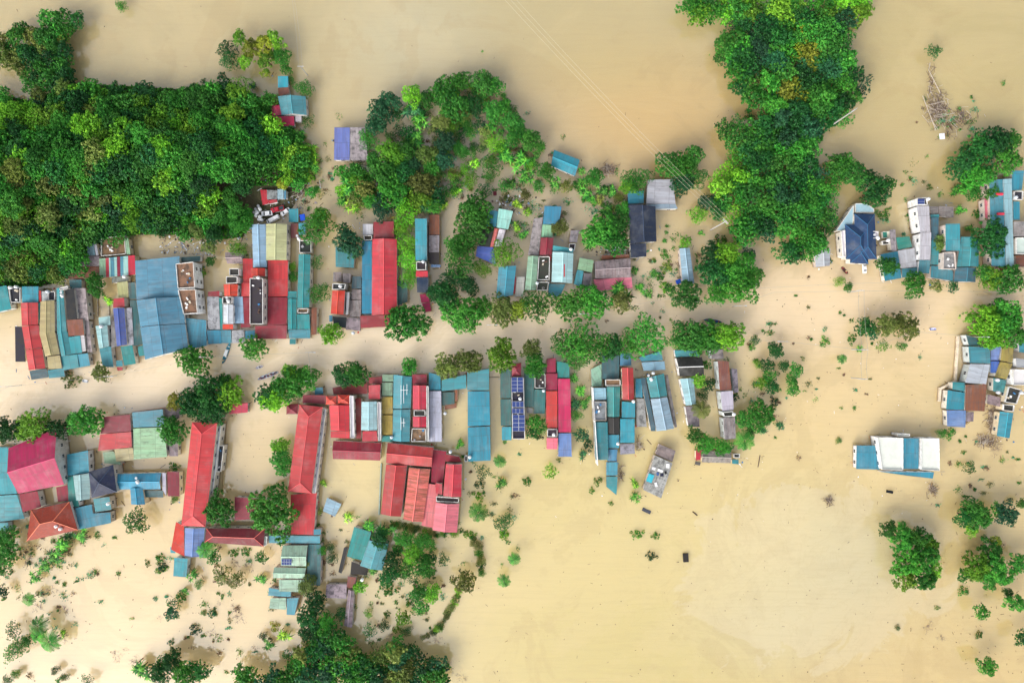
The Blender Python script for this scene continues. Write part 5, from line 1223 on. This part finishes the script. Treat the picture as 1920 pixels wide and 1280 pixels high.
# ------------------------------------------------------------------ boats and people
def boat(px, py, rz, L, W, c, c2, label, cover=False):
    o = link('boat', None); o.location = P(px, py, 0); o.rotation_euler = (0, 0, R_(rz))
    n = 12; bm = bmesh.new(); rows = []
    for i in range(n + 1):
        t = i / n * 2 - 1; wv = W / 2 * (1 - abs(t) ** 3.2) ** .8 + .06; sh = .32 + .28 * t * t
        rows.append([bm.verts.new((t * L / 2, y * wv, z)) for y, z in ((-1, sh), (-.75, -.12), (0, -.2), (.75, -.12), (1, sh), (.88, sh), (.62, .06), (-.62, .06), (-.88, sh))])
    for a, b in zip(rows, rows[1:]):
        for k in range(9): bm.faces.new((a[k], a[(k + 1) % 9], b[(k + 1) % 9], b[k]))
    bm.faces.new(rows[0]); bm.faces.new(rows[-1][::-1]); bmesh.ops.recalc_face_normals(bm, faces=bm.faces)
    m = bpy.data.meshes.new('hull'); bm.to_mesh(m); bm.free(); m.materials.append(M['any']); h = link('hull', m, o); h.color = (*lin(c), 1)
    tb = MB(); tb.box((0, 0, 0), .25, W * .8, .05); tm = tb.me('thwart', [M['any']])
    for i in range(max(2, int(L / 1.6))):
        q = link('thwart', tm, o); q.location = (-L * .32 + i * L * .64 / max(1, int(L / 1.6) - 1), 0, .24); q.color = (*lin(c2), 1)
    if cover:
        cb = MB(); cb.box((0, 0, .9), L * .3, W * .9, .06); q = link('cover', cb.me('cover', [M['any']]), o); q.color = (*lin(c2), 1)
    tag(o, label, 'boat', 'boats on the flooded road'); return o
def skinned(name, V, E, R, mat, smooth=True):
    m = bpy.data.meshes.new(name); m.from_pydata(V, E, []); o = bpy.data.objects.new(name, m); COL.objects.link(o)
    md = o.modifiers.new('s', 'SKIN')
    for i, r in enumerate(R): m.skin_vertices[0].data[i].radius = (r, r)
    m.skin_vertices[0].data[0].use_root = True
    sb = o.modifiers.new('u', 'SUBSURF'); sb.levels = 1; sb.render_levels = 1
    dg = bpy.context.evaluated_depsgraph_get(); e = bpy.data.meshes.new_from_object(o.evaluated_get(dg)); e.name = name
    bpy.data.objects.remove(o); e.materials.clear(); e.materials.append(M[mat]); return e
SITV = [(0, 0, .12), (0, 0, .35), (0, 0, .58), (0, 0, .68), (.01, 0, .8), (.02, 0, .9), (0, .19, .54), (.12, .24, .3), (.3, .14, .24), (0, -.19, .54), (.12, -.24, .3), (.3, -.14, .24), (.05, .1, .1), (.45, .12, .22), (.5, .12, -.1), (.62, .12, -.12), (.05, -.1, .1), (.45, -.12, .22), (.5, -.12, -.1), (.62, -.12, -.12)]
SITE = [(0, 1), (1, 2), (2, 3), (3, 4), (4, 5), (2, 6), (6, 7), (7, 8), (2, 9), (9, 10), (10, 11), (0, 12), (12, 13), (13, 14), (14, 15), (0, 16), (16, 17), (17, 18), (18, 19)]
BODY = skinned('body', SITV, SITE, [.13, .13, .12, .055, .1, .08, .06, .045, .035, .06, .045, .035, .08, .065, .045, .035, .08, .065, .045, .035], 'skin')
SHIRT = skinned('shirt', [SITV[i] for i in (0, 1, 2, 6, 7, 9, 10)], [(0, 1), (1, 2), (2, 3), (3, 4), (2, 5), (5, 6)], [.15, .155, .15, .085, .065, .085, .065], 'any')
TROUS = skinned('trousers', [SITV[i] for i in (0, 12, 13, 14, 16, 17, 18)], [(0, 1), (1, 2), (2, 3), (0, 4), (4, 5), (5, 6)], [.15, .1, .085, .065, .1, .085, .065], 'any')
hb = MB(); hb.lathe([(.11, 0), (.125, .06), (.09, .13), (.03, .16)], 12); HAIR = hb.me('hair', [M['hair']], True)
ht = MB(); ht.lathe([(.27, -.03), (.17, .06), (.02, .17)], 16); HAT = ht.me('hat', [M['any']])
def person(o_, lx, ly, rz, c, label, hat=False):
    o = link('person', None); w_ = o_.matrix_world if False else None
    a = o_.rotation_euler.z; L = o_.location; o.location = (L.x + lx * math.cos(a) - ly * math.sin(a), L.y + lx * math.sin(a) + ly * math.cos(a), .2); o.rotation_euler = (0, 0, a + rz)
    link('body', BODY, o); s = link('shirt', SHIRT, o); s.color = (*lin(c), 1); t = link('trousers', TROUS, o); t.color = (*lin((40, 44, 60)), 1)
    q = link('hat' if hat else 'hair', HAT if hat else HAIR, o); q.location = (.015, 0, .84)
    if hat: q.color = (*lin((225, 205, 150)), 1)
    tag(o, label, 'person', 'people in the boats')
b1 = boat(425, 662, 70, 8.2, 1.3, (60, 140, 160), (235, 238, 240), 'long blue and white boat under the pole at the left road edge', True)
person(b1, -1.2, 0, 0, (220, 130, 70), 'person in an orange shirt amidships in the blue and white boat')
person(b1, -2.9, 0, 0, (200, 170, 130), 'person in a tan shirt at the lower end of the blue and white boat', True)
b2 = boat(487, 688, 18, 2.9, 1.0, (232, 234, 238), (150, 130, 160), 'little white boat on the road above the crowded boat')
person(b2, 0, 0, 0, (90, 80, 130), 'person in a purple shirt alone in the little white boat')
b3 = boat(503, 704, 20, 8.4, 1.35, (190, 200, 215), (150, 60, 80), 'crowded long grey boat beside the bright green road tree')
for i, (c, w_) in enumerate([((225, 120, 150), 'pink'), ((120, 60, 130), 'purple'), ((60, 70, 120), 'navy'), ((205, 45, 50), 'red'), ((220, 90, 60), 'orange'), ((80, 150, 200), 'light blue'), ((235, 235, 240), 'white')]):
    person(b3, -3.1 + i * 1.0, .12 * (-1) ** i, 0, c, 'person in a %s shirt sitting in the crowded long boat' % w_, i == 4)
b4 = boat(1336, 602, -8, 6.8, 1.3, (60, 80, 150), (190, 60, 70), 'long blue boat against the trees on the right stretch of road')
for i, (c, w_) in enumerate([((60, 60, 150), 'blue'), ((200, 40, 60), 'red'), ((150, 50, 110), 'magenta'), ((240, 140, 40), 'bright orange')]):
    person(b4, -2.3 + i * 1.5, 0, 0, c, 'person in a %s shirt in the long blue boat by the trees' % w_)
b5 = boat(1583, 507, -50, 3.4, 1.1, (90, 60, 60), (200, 80, 80), 'small dark red boat beside the blue villa')
person(b5, .4, 0, 0, (230, 110, 110), 'person in a salmon shirt in the small boat beside the villa', True)
b6 = boat(161, 714, -10, 2.3, 1.1, (225, 228, 232), (140, 150, 160), 'tiny white boat on the road below the cyan house')
b7 = boat(1748, 617, 2, 2.6, .9, (200, 205, 230), (90, 100, 170), 'small pale boat by the cable near the giant tree')

# ------------------------------------------------------------------ poles, lamps and cables
def pole(bx, by, h, label, arms=1, r=.17, lamp=None, lean=0):
    b = P(bx, by, 0); o = link('utility_pole', None); o.location = b
    mb = MB(); mb.tube([(0, 0, -2), (0, 0, h)], r, 8, r2=r * .7); link('post', mb.me('post', [M['concrete']]), o)
    for k in range(arms):
        ab = MB(); ab.box((0, 0, h - .4 - k * 1.1), 2.4, .14, .14, R_(lean))
        a = link('crossarm', ab.me('crossarm', [M['alu']]), o)
        for s in (-1, 0, 1):
            ib = MB(); ib.lathe([(.07, 0), (.1, .08), (.05, .25)], 8, (s * 1.05 * math.cos(R_(lean)), s * 1.05 * math.sin(R_(lean)), h - .33 - k * 1.1)); link('insulator', ib.me('insulator', [M['any']]), a).color = (.5, .5, .5, 1)
    if lamp is not None:
        lb = MB(); e = (lamp * 2.2, 0, h + .5); lb.tube([(0, 0, h - .3), (lamp * .8, 0, h + .4), e], .05, 6); l = link('lamp_arm', lb.me('lamp_arm', [M['alu']]), o)
        hb_ = MB(); hb_.box((e[0] + lamp * .3, 0, e[2]), .8, .3, .14); link('lamp_head', hb_.me('lamp_head', [M['alu']]), l)
    tag(o, label, 'utility pole' if lamp is None else 'street lamp', 'poles standing in the flood')
    if lamp is not None: o.name = 'street_lamp'
    return b + Vector((0, 0, h))
pA = pole(1548, 243, 22, 'tall pale power pole at the right edge of the wood', 2, .28, lean=35)
pB = pole(1332, 431, 19, 'tall power pole right of the oval yellow green tree', 2, .26, lean=-45)
pC = pole(577, 142, 9, 'dark pole in open water beside the sky blue house', 1)
pD = pole(1597, 655, 10, 'power pole left of the olive road trees', 2, .2, lean=0)
pE = pole(1596, 708, 10, 'power pole with transformer frame in the open flood', 3, .2)
pF = pole(1590, 548, 10, 'power pole on the upper road edge below the blue villa', 2, .2)
def cable(pts, label, r=.06, sag=.6, mat='wire'):
    mb = MB(); out = []
    for a, b in zip(pts, pts[1:]):
        L = (b - a).length
        for i in range(13): t = i / 12; out.append(a.lerp(b, t) - Vector((0, 0, 4 * sag * t * (1 - t))))
    mb.tube(out, r, 4); o = link('power_cable', mb.me('power_cable', [M[mat]])); tag(o, label, 'power cable', 'power cables')
M['pale_wire'] = simple('bare_aluminium_cable', (.6, .56, .42), .5, .1, 1)
for k, w_ in ((-1, 'lowest'), (0, 'middle'), (1, 'uppermost')):
    a = P(950 + k * 11, -8, 26); cable([a, pB + Vector((k * .8, k * .8, -.2))], '%s of three pale cables crossing the water from the top edge' % w_, .028, 3.0, 'pale_wire')
for k, w_ in ((-1, 'left'), (1, 'right')): cable([P(549 + k * 2, -8, 12), pC + Vector((k * .7, 0, -.2))], '%s of two thin cables above the top left flood' % w_, .04, 1.0)
for dx in (-1, 1): cable([pF + Vector((dx, 0, -.2)), pD + Vector((dx, 0, -.2)), pE + Vector((dx, 0, -.2))], '%s cable crossing the road left of the olive trees' % ('left' if dx < 0 else 'right'), .045, .8)
NR = [(0, 738), (55, 722), (200, 706), (365, 676), (430, 662), (640, 640), (730, 625)]
lamps = [(41, 722, 'left edge of the road below the crimson tin house'), (219, 704, 'road below the periwinkle roofed house'), (404, 668, 'road beside the blue and white boat'), (588, 660, 'road right of the jade green house'), (595, 712, 'lower road edge above the right school wing'), (919, 610, 'road between the olive road trees'), (1097, 590, 'upper road edge in front of the grey and pink roof'), (1373, 575, 'upper road edge below the lime patched tree'), (1458, 640, 'lower road edge right of the bright green tree'), (1815, 632, 'lower road edge beside the giant tree')]
tops = []
for i, (x, y, t) in enumerate(lamps): tops.append(pole(x, y, 7, 'street lamp at the ' + t, 1, .13, lamp=(1 if i % 2 else -1)))
cable([P(-10, 736, 6.5), tops[0], tops[1], tops[2], tops[3]], 'thin road cable along the left row of houses', .05, .8)
cable([P(1060, 570, 6.5), tops[6], P(1250, 560, 7), tops[7], P(1450, 548, 7), pF + Vector((0, 0, -2)), P(1760, 545, 7), P(1930, 548, 7)], 'thin road cable along the upper road edge on the right', .05, .8)
cable([P(1390, 636, 6.5), tops[8], pD + Vector((0, 0, -2)), P(1720, 622, 7), tops[9], P(1930, 612, 7)], 'upper thin cable along the lower road edge on the right', .05, .6)
cable([P(1425, 540, 5), P(1560, 533, 5), P(1700, 528, 5), P(1930, 530, 5)], 'second thin cable above the upper road edge on the right', .045, .6)
cable([tops[3], tops[4]], 'cable slung across the road above the right school wing', .045, .6)

# ------------------------------------------------------------------ low walls and fences that break the surface
def low_wall(pts, label, w_=.25, h=.5, c=(214, 208, 198), cat='wall', name='garden_wall'):
    mb = MB()
    for i, (a, b) in enumerate(zip(pts, pts[1:])):
        A, B = P(*a), P(*b); dd = B - A; mb.box(((A.x + B.x) / 2, (A.y + B.y) / 2, h / 2 - .4 + i * .004), dd.length + w_ * .9, w_, h + .8, math.atan2(dd.y, dd.x))
    o = link(name, mb.me(name, [M['plaster']])); o.color = (*lin(c), 1); tag(o, label, cat)
low_wall([(1793, 632), (1788, 714), (1760, 728), (1758, 750)], 'pale crooked garden wall left of the turquoise and rust house', .8, 1.2, (226, 212, 190))
low_wall([(184, 560), (185, 592)], 'short wall left of the flooded courtyard above the pale cyan house')
low_wall([(205, 560), (206, 590)], 'short wall right of the flooded courtyard above the pale cyan house')
low_wall([(185, 576), (205, 575)], 'cross wall of the flooded courtyard above the pale cyan house')
low_wall([(416, 925), (425, 790)], 'long low kerb wall beside the left school wing', .15, .2, (200, 170, 120))
low_wall([(716, 868), (712, 962)], 'wall left of the market hall', .4, 1.6, (150, 170, 160))
low_wall([(337, 760), (250, 772)], 'pinkish roadside wall above the pale green stained roof', .2, .8, (200, 150, 140))
low_wall([(620, 700), (735, 700)], 'thin roadside wall above the market block', .15, .6, (190, 180, 165))
low_wall([(1108, 725), (1117, 866)], 'white side wall left of the rubble deck house', .3, 6.2, (236, 238, 240))
low_wall([(917, 707), (936, 707)], 'low wall closing the lane right of the teal grid roof', .2, .6, (90, 110, 90))

# ------------------------------------------------------------------ drift: sticks, leaves, litter (nobody could count them)
M['litter'] = simple('litter', None, .7, .5, 5)
def scatter(n, fn, label, sizes, cols, seed, name='floating_debris', z=.0, stick=.5):
    q = random.Random(seed); groups = {}
    for _ in range(n):
        x, y = fn(q); g = P(x, y); c = q.choice(cols); mb = groups.setdefault(c, MB()); s = q.uniform(*sizes); zz = max(z, hill(g.x, g.y) if x < 620 and y < 560 else 0)
        if q.random() < stick:
            a = q.uniform(0, 6.28); d_ = Vector((math.cos(a), math.sin(a), 0)) * s * q.uniform(1, 3); mb.tube([g + Vector((0, 0, zz + .03)), g + d_ + Vector((0, 0, zz + .05))], .04 + s * .06, 4)
        else: mb.box((g.x, g.y, zz + .05), s * q.uniform(.4, 1), s * q.uniform(.3, .8), .12 + s * .1, q.uniform(0, 3))
    big = MB(); mats = []
    for i, (c, mb) in enumerate(groups.items()):
        big.add(mb.v, mb.f, i); m_ = simple('drift_%s' % name, lin(c), .75, .5, 3); mats.append(m_)
    o = link(name, big.me(name, mats)); tag(o, label, name.replace('_', ' '), kind='stuff')
brown = [(88, 70, 56), (120, 98, 80), (60, 50, 46)]
anyw = lambda q: (q.uniform(0, 1920), q.uniform(540 if q.random() < .8 else 0, 1280))
scatter(1100, anyw, 'specks of leaves and twigs drifting on the brown flood', (.15, .5), brown, 3)
scatter(260, lambda q: (q.gauss(1500, 260), q.gauss(700, 200)), 'scattered litter drifting on the open flood at the right', (.15, .4), [(235, 235, 235), (88, 70, 56), (120, 98, 80)], 4, 'floating_litter')
scatter(60, lambda q: (q.gauss(1860, 45), q.gauss(1180, 80)), 'twigs drifting at the lower right', (.2, .6), brown, 14, 'drifting_twigs')
def pile(x, y, rx, ry, n, label, seed, cols=None, L=(1.0, 3.2), ang=None, name='driftwood_pile', z=.1):
    q = random.Random(seed); mb = MB(); g0 = P(x, y)
    for _ in range(n):
        p = P(x + q.gauss(0, rx / 2), y + q.gauss(0, ry / 2)); a = q.uniform(0, 3.14) if ang is None else q.choice(ang) + q.uniform(-.25, .25); l = q.uniform(*L); d_ = Vector((math.cos(a), math.sin(a), q.uniform(-.05, .05))) * l / 2
        zz = z + q.uniform(0, .35); mb.tube([p - d_ + Vector((0, 0, zz)), p + d_ + Vector((0, 0, zz))], q.uniform(.03, .09), 4, m=0 if q.random() < .65 else 1)
    M.setdefault('pale_stick', simple('bleached_bamboo', (.5, .44, .36), .8, .3, 1))
    o = link(name, mb.me(name, [M['wood'], M['pale_stick']])); tag(o, label, 'driftwood', kind='stuff')
pile(1858, 785, 9, 22, 150, 'grey driftwood heap right of the turquoise and rust house', 1)
pile(1850, 825, 22, 12, 120, 'driftwood trail below the right block', 2)
pile(1745, 160, 6, 34, 60, 'upper part of a broken bamboo frame in the top right water', 3)
pile(1758, 205, 20, 32, 260, 'tangled broken bamboo frame in the top right water', 4, L=(1, 4))
pile(1800, 222, 26, 22, 90, 'drowned branches right of the broken bamboo frame', 5)
pile(1748, 915, 8, 12, 70, 'brush heap below the white modern house', 6)
pile(1198, 832, 5, 14, 60, 'brushwood behind the turquoise roof', 7)
pile(1553, 938, 7, 8, 50, 'dark brush clump drifting in open water', 8)
pile(1140, 318, 16, 12, 80, 'pale sticks of a sunken shelter above the orchard', 9)
pile(1165, 890, 4, 14, 40, 'dead branches right of the pointed turquoise roof', 10)
for (a, b, lab) in (((1744, 118), (1741, 133), 'short'), ((1742, 133), (1763, 175), 'long upper'), ((1730, 180), (1755, 245), 'long left'), ((1755, 220), (1790, 212), 'slanting'), ((1738, 198), (1770, 190), 'middle cross'), ((1752, 217), (1775, 213), 'lower cross')):
    mb = MB(); mb.tube([P(*a, .5), P(*b, .4)], .12, 6); o = link('bamboo_pole', mb.me('bamboo_pole', [M['pale_stick']])); tag(o, lab + ' pale pole of the broken bamboo frame', 'bamboo pole', 'poles of the broken bamboo frame')
def slabthing(name, px, py, w_, l_, rz, c, label, cat, z=.15, h=.25):
    mb = MB(); mb.box((0, 0, h / 2), w_, l_, h); bm = bmesh.new(); m = mb.me(name, [M['any']]); bm.from_mesh(m); bmesh.ops.bevel(bm, geom=bm.edges[:], offset=min(.08, h * .3), segments=2, affect='EDGES'); bm.to_mesh(m); bm.free()
    o = link(name, m); o.location = P(px, py, z); o.rotation_euler = (0, 0, R_(rz)); o.color = (*lin(c), 1); tag(o, label, cat)
slabthing('raft_board', 1766, 256, 2.0, 2.2, 5, (240, 240, 245), 'white square board at the foot of the bamboo frame', 'board')
slabthing('floating_box', 1285, 1044, 2.0, 3.2, 4, (46, 42, 40), 'black box floating alone in the open flood', 'box', -.2, .9)
slabthing('floating_box', 1667, 921, 2.4, 1.0, -12, (30, 34, 38), 'black box floating below the white modern house', 'box', -.2, .7)
slabthing('water_trough', 1308, 868, 1.9, 1.2, -12, (90, 88, 86), 'grey trough floating left below the red ended shed', 'trough', -.1, .5)
slabthing('sunken_raft', 1212, 957, 3.4, 1.3, -25, (70, 74, 84), 'slate grey sunken raft below the tilted grey house', 'raft', -.1, .3)
slabthing('blue_tarpaulin', 568, 408, 1.9, 2.4, 10, (30, 80, 200), 'bright blue tarpaulin beside the small turquoise shed', 'tarpaulin', 2.2, .5)
slabthing('tarpaulin', 1272, 528, 1.9, 1.6, 20, (30, 80, 190), 'blue tarpaulin at the foot of the narrow pale blue house', 'tarpaulin', 1.5, .4)
slabthing('small_crate', 928, 363, 1.3, 1.5, 5, (110, 40, 50), 'dark red crate in the grey orchard water', 'crate', 0, .5)
slabthing('floating_plank', 1303, 962, .5, 2.4, 50, (70, 50, 45), 'dark plank floating in the open flood right of the tilted house', 'plank', 0, .2)
slabthing('floating_plank', 1423, 864, .3, 4.6, -10, (90, 70, 60), 'long thin plank floating right of the red ended shed', 'plank', 0, .15)
slabthing('floating_plank', 1217, 828, .3, 2.6, 42, (90, 70, 60), 'short plank floating above the tilted grey house', 'plank', 0, .15)
# laundry and scraps on the tilted house, pipe frames on the teal roof
def cloth(px, py, z, w_, l_, rz, c, label):
    mb = MB(); n = 4; V = []; F = []
    for i in range(n + 1):
        for j in range(n + 1): V.append(((i / n - .5) * w_, (j / n - .5) * l_, .05 + .06 * math.sin(i * 2.1 + j * 1.3)))
    V += [(x, y, z_ - .03) for x, y, z_ in V]; k = (n + 1) ** 2
    for i in range(n):
        for j in range(n): q = i * (n + 1) + j; F += [(q, q + n + 1, q + n + 2, q + 1), (k + q, k + q + 1, k + q + n + 2, k + q + n + 1)]
    o = link('cloth', mesh('cloth', V, F, [M['any']])); o.location = P(px, py, z); o.rotation_euler = (0, 0, R_(rz)); o.color = (*lin(c), 1); tag(o, label, 'cloth', 'things drying on the tilted grey roof')
cloth(1219, 896, 4.0, 2.2, 3.0, -20, (60, 175, 195), 'turquoise sheet lying on the tilted grey roof')
for i, (x, y, w_, l_, c, t) in enumerate([(1238, 882, 2.0, .9, (245, 245, 248), 'largest white cloth'), (1226, 878, 1.2, 1.0, (240, 240, 245), 'left white cloth'), (1252, 873, 1.2, 1.5, (245, 245, 248), 'upper right white cloth'), (1241, 890, 1.2, 1.0, (30, 34, 60), 'navy cloth'), (1233, 888, .9, 1.2, (60, 90, 140), 'blue cloth'), (1230, 908, .9, 1.6, (225, 225, 230), 'lowest pale cloth'), (1248, 886, .8, 1.0, (20, 20, 24), 'black cloth')]):
    cloth(x, y, 4.0, w_, l_, -20 + i * 7, c, t + ' lying on the tilted grey roof')
def frame(segs, z, label, r=.09, c=(240, 242, 244)):
    mb = MB()
    for a, b in segs: mb.tube([P(a[0], a[1], z), P(b[0], b[1], z)], r, 5)
    o = link('pipe_frame', mb.me('pipe_frame', [M['any']])); o.color = (*lin(c), 1); tag(o, label, 'pipe frame')
for fz in (0,): pass
frame([((752, 722), (752, 758)), ((757, 722), (757, 756)), ((751, 731), (765, 731)), ((763, 720), (763, 740))], 6.0, 'white pipe frame on the upper half of the pale teal roof')
frame([((752, 782), (752, 806)), ((757, 784), (757, 800)), ((751, 792), (760, 792))], 5.9, 'white pipe frame on the lower half of the pale teal roof')
frame([((1058, 495), (1058, 519))], 6.0, 'red strip on the pale cyan roof', .22, (200, 50, 60))
for (x, y, w_) in ((1874, 364, 'upper'), (1876, 401, 'lower')): frame([((x - 6, y), (x + 6, y))], 5.7, w_ + ' red strip on the long pale blue gable', .5, (215, 60, 80))
# rubble and litter on the hill yard
jc = [(220, 220, 225), (150, 140, 140), (90, 70, 64), (120, 150, 175), (235, 238, 240), (70, 62, 60), (110, 90, 80)]
scatter(340, lambda q: (q.gauss(430, 60), q.gauss(425, 28)), 'rubble and junk strewn at the foot of the hill', (.3, 1.1), jc, 21, 'yard_junk', .1, .35)
scatter(150, lambda q: (q.uniform(300, 400), q.uniform(440, 478)), 'junk heap behind the big teal hall', (.3, 1.0), jc, 22, 'yard_junk', .1, .3)
scatter(160, lambda q: (q.gauss(545, 28), q.gauss(360, 25)), 'junk and boards above the car yard', (.3, 1.0), jc, 23, 'yard_junk', .1, .4)
scatter(120, lambda q: (q.gauss(1160, 22), q.gauss(470, 6)), 'broken sheets behind the grey and pink roof', (.4, 1.2), jc, 24, 'broken_sheets', .1, .3)
scatter(90, lambda q: (q.gauss(960, 16), q.gauss(378, 8)), 'pale rubble above the pale cyan house', (.4, 1.2), jc, 25, 'rubble', .1, .3)
scatter(50, lambda q: (q.gauss(1813, 2), q.uniform(650, 712)), 'stacked goods along the pale stained roof', (.4, .9), jc, 26, 'stacked_goods', .4, .2)

def lanes(q):
    b_ = q.choice(BUILD); e = q.random(); 
    return (q.uniform(b_[1] - 4, b_[3] + 4), q.choice((b_[2], b_[4])) + q.gauss(0, 4)) if e < .5 else (q.choice((b_[1], b_[3])) + q.gauss(0, 4), q.uniform(b_[2], b_[4]))
scatter(700, lanes, 'boards, buckets and rubbish caught along the house walls', (.25, .9), jc + [(60, 120, 170), (190, 60, 60)], 41, 'wall_side_rubbish', .05, .4)

pile(430, 375, 26, 26, 160, 'fallen grey branches on the bare hill foot left of the car yard', 51, L=(1, 5), z=1.0)
pile(562, 350, 14, 30, 120, 'brushwood on the shore above the small turquoise shed', 52, z=.6)
# ------------------------------------------------------------------ landmark labels
cut = [b[0].split(' with ')[0].split(' beside ')[0].split(' by a ')[0] for b in BUILD]
LMK = {b[0]: (k if cut.count(k) == 1 else b[0]) for b, k in zip(BUILD, cut)}
groups = {}
for it in PEND:
    o, desc, px, py, cat, grp = it; b = near(px, py); groups.setdefault((desc, place(px, py, b), b[0]), []).append((math.hypot((b[1] + b[3]) / 2 - px, (b[2] + b[4]) / 2 - py), it))
for (desc, pl, sh), L in groups.items():
    L.sort(key=lambda t: t[0])
    for i, (dd, (o, de, px, py, cat, grp)) in enumerate(L):
        on = 'tank' in desc
        rel = pl if not on else 'on or beside'
        nm_ = LMK[sh]
        s = desc + (' ' if len(L) == 1 else ', %s, ' % ORD[min(i, 11)]) + pl + ' the ' + nm_
        tag(o, s, cat, grp or {'tree': 'garden and roadside trees', 'shrub': 'shrubs in the flood', 'banana plant': 'banana clumps', 'palm': 'palms', 'bamboo': 'bamboo clumps'}.get(cat))
ORS = ['largest', 'second largest', 'third largest', 'fourth largest', 'fifth largest', 'sixth largest', 'seventh largest', 'eighth largest', 'ninth largest', 'tenth largest', 'eleventh largest', 'twelfth largest', 'thirteenth largest', 'fourteenth largest']
dup = {}
for o in bpy.data.objects:
    if o.get('group') and not o.parent: dup.setdefault(o['label'], []).append(o)
for lab, L in dup.items():
    if len(L) > 1 and ('crown in' in lab or 'clump in' in lab or 'shrub in' in lab):
        L.sort(key=lambda o: -(o.children[0].scale.x if o.children else o.scale.x))
        for i, o in enumerate(L[:14]): o['label'] = (ORS[i] + ' ' + lab) if len((ORS[i] + ' ' + lab).split()) <= 16 else (ORS[i] + ' ' + lab.replace(' part of', ' of'))
for o in bpy.data.objects:
    if 'label' in o and len(o['label'].split()) > 16: print('LONG', o['label'])
print('objects', len(bpy.data.objects))
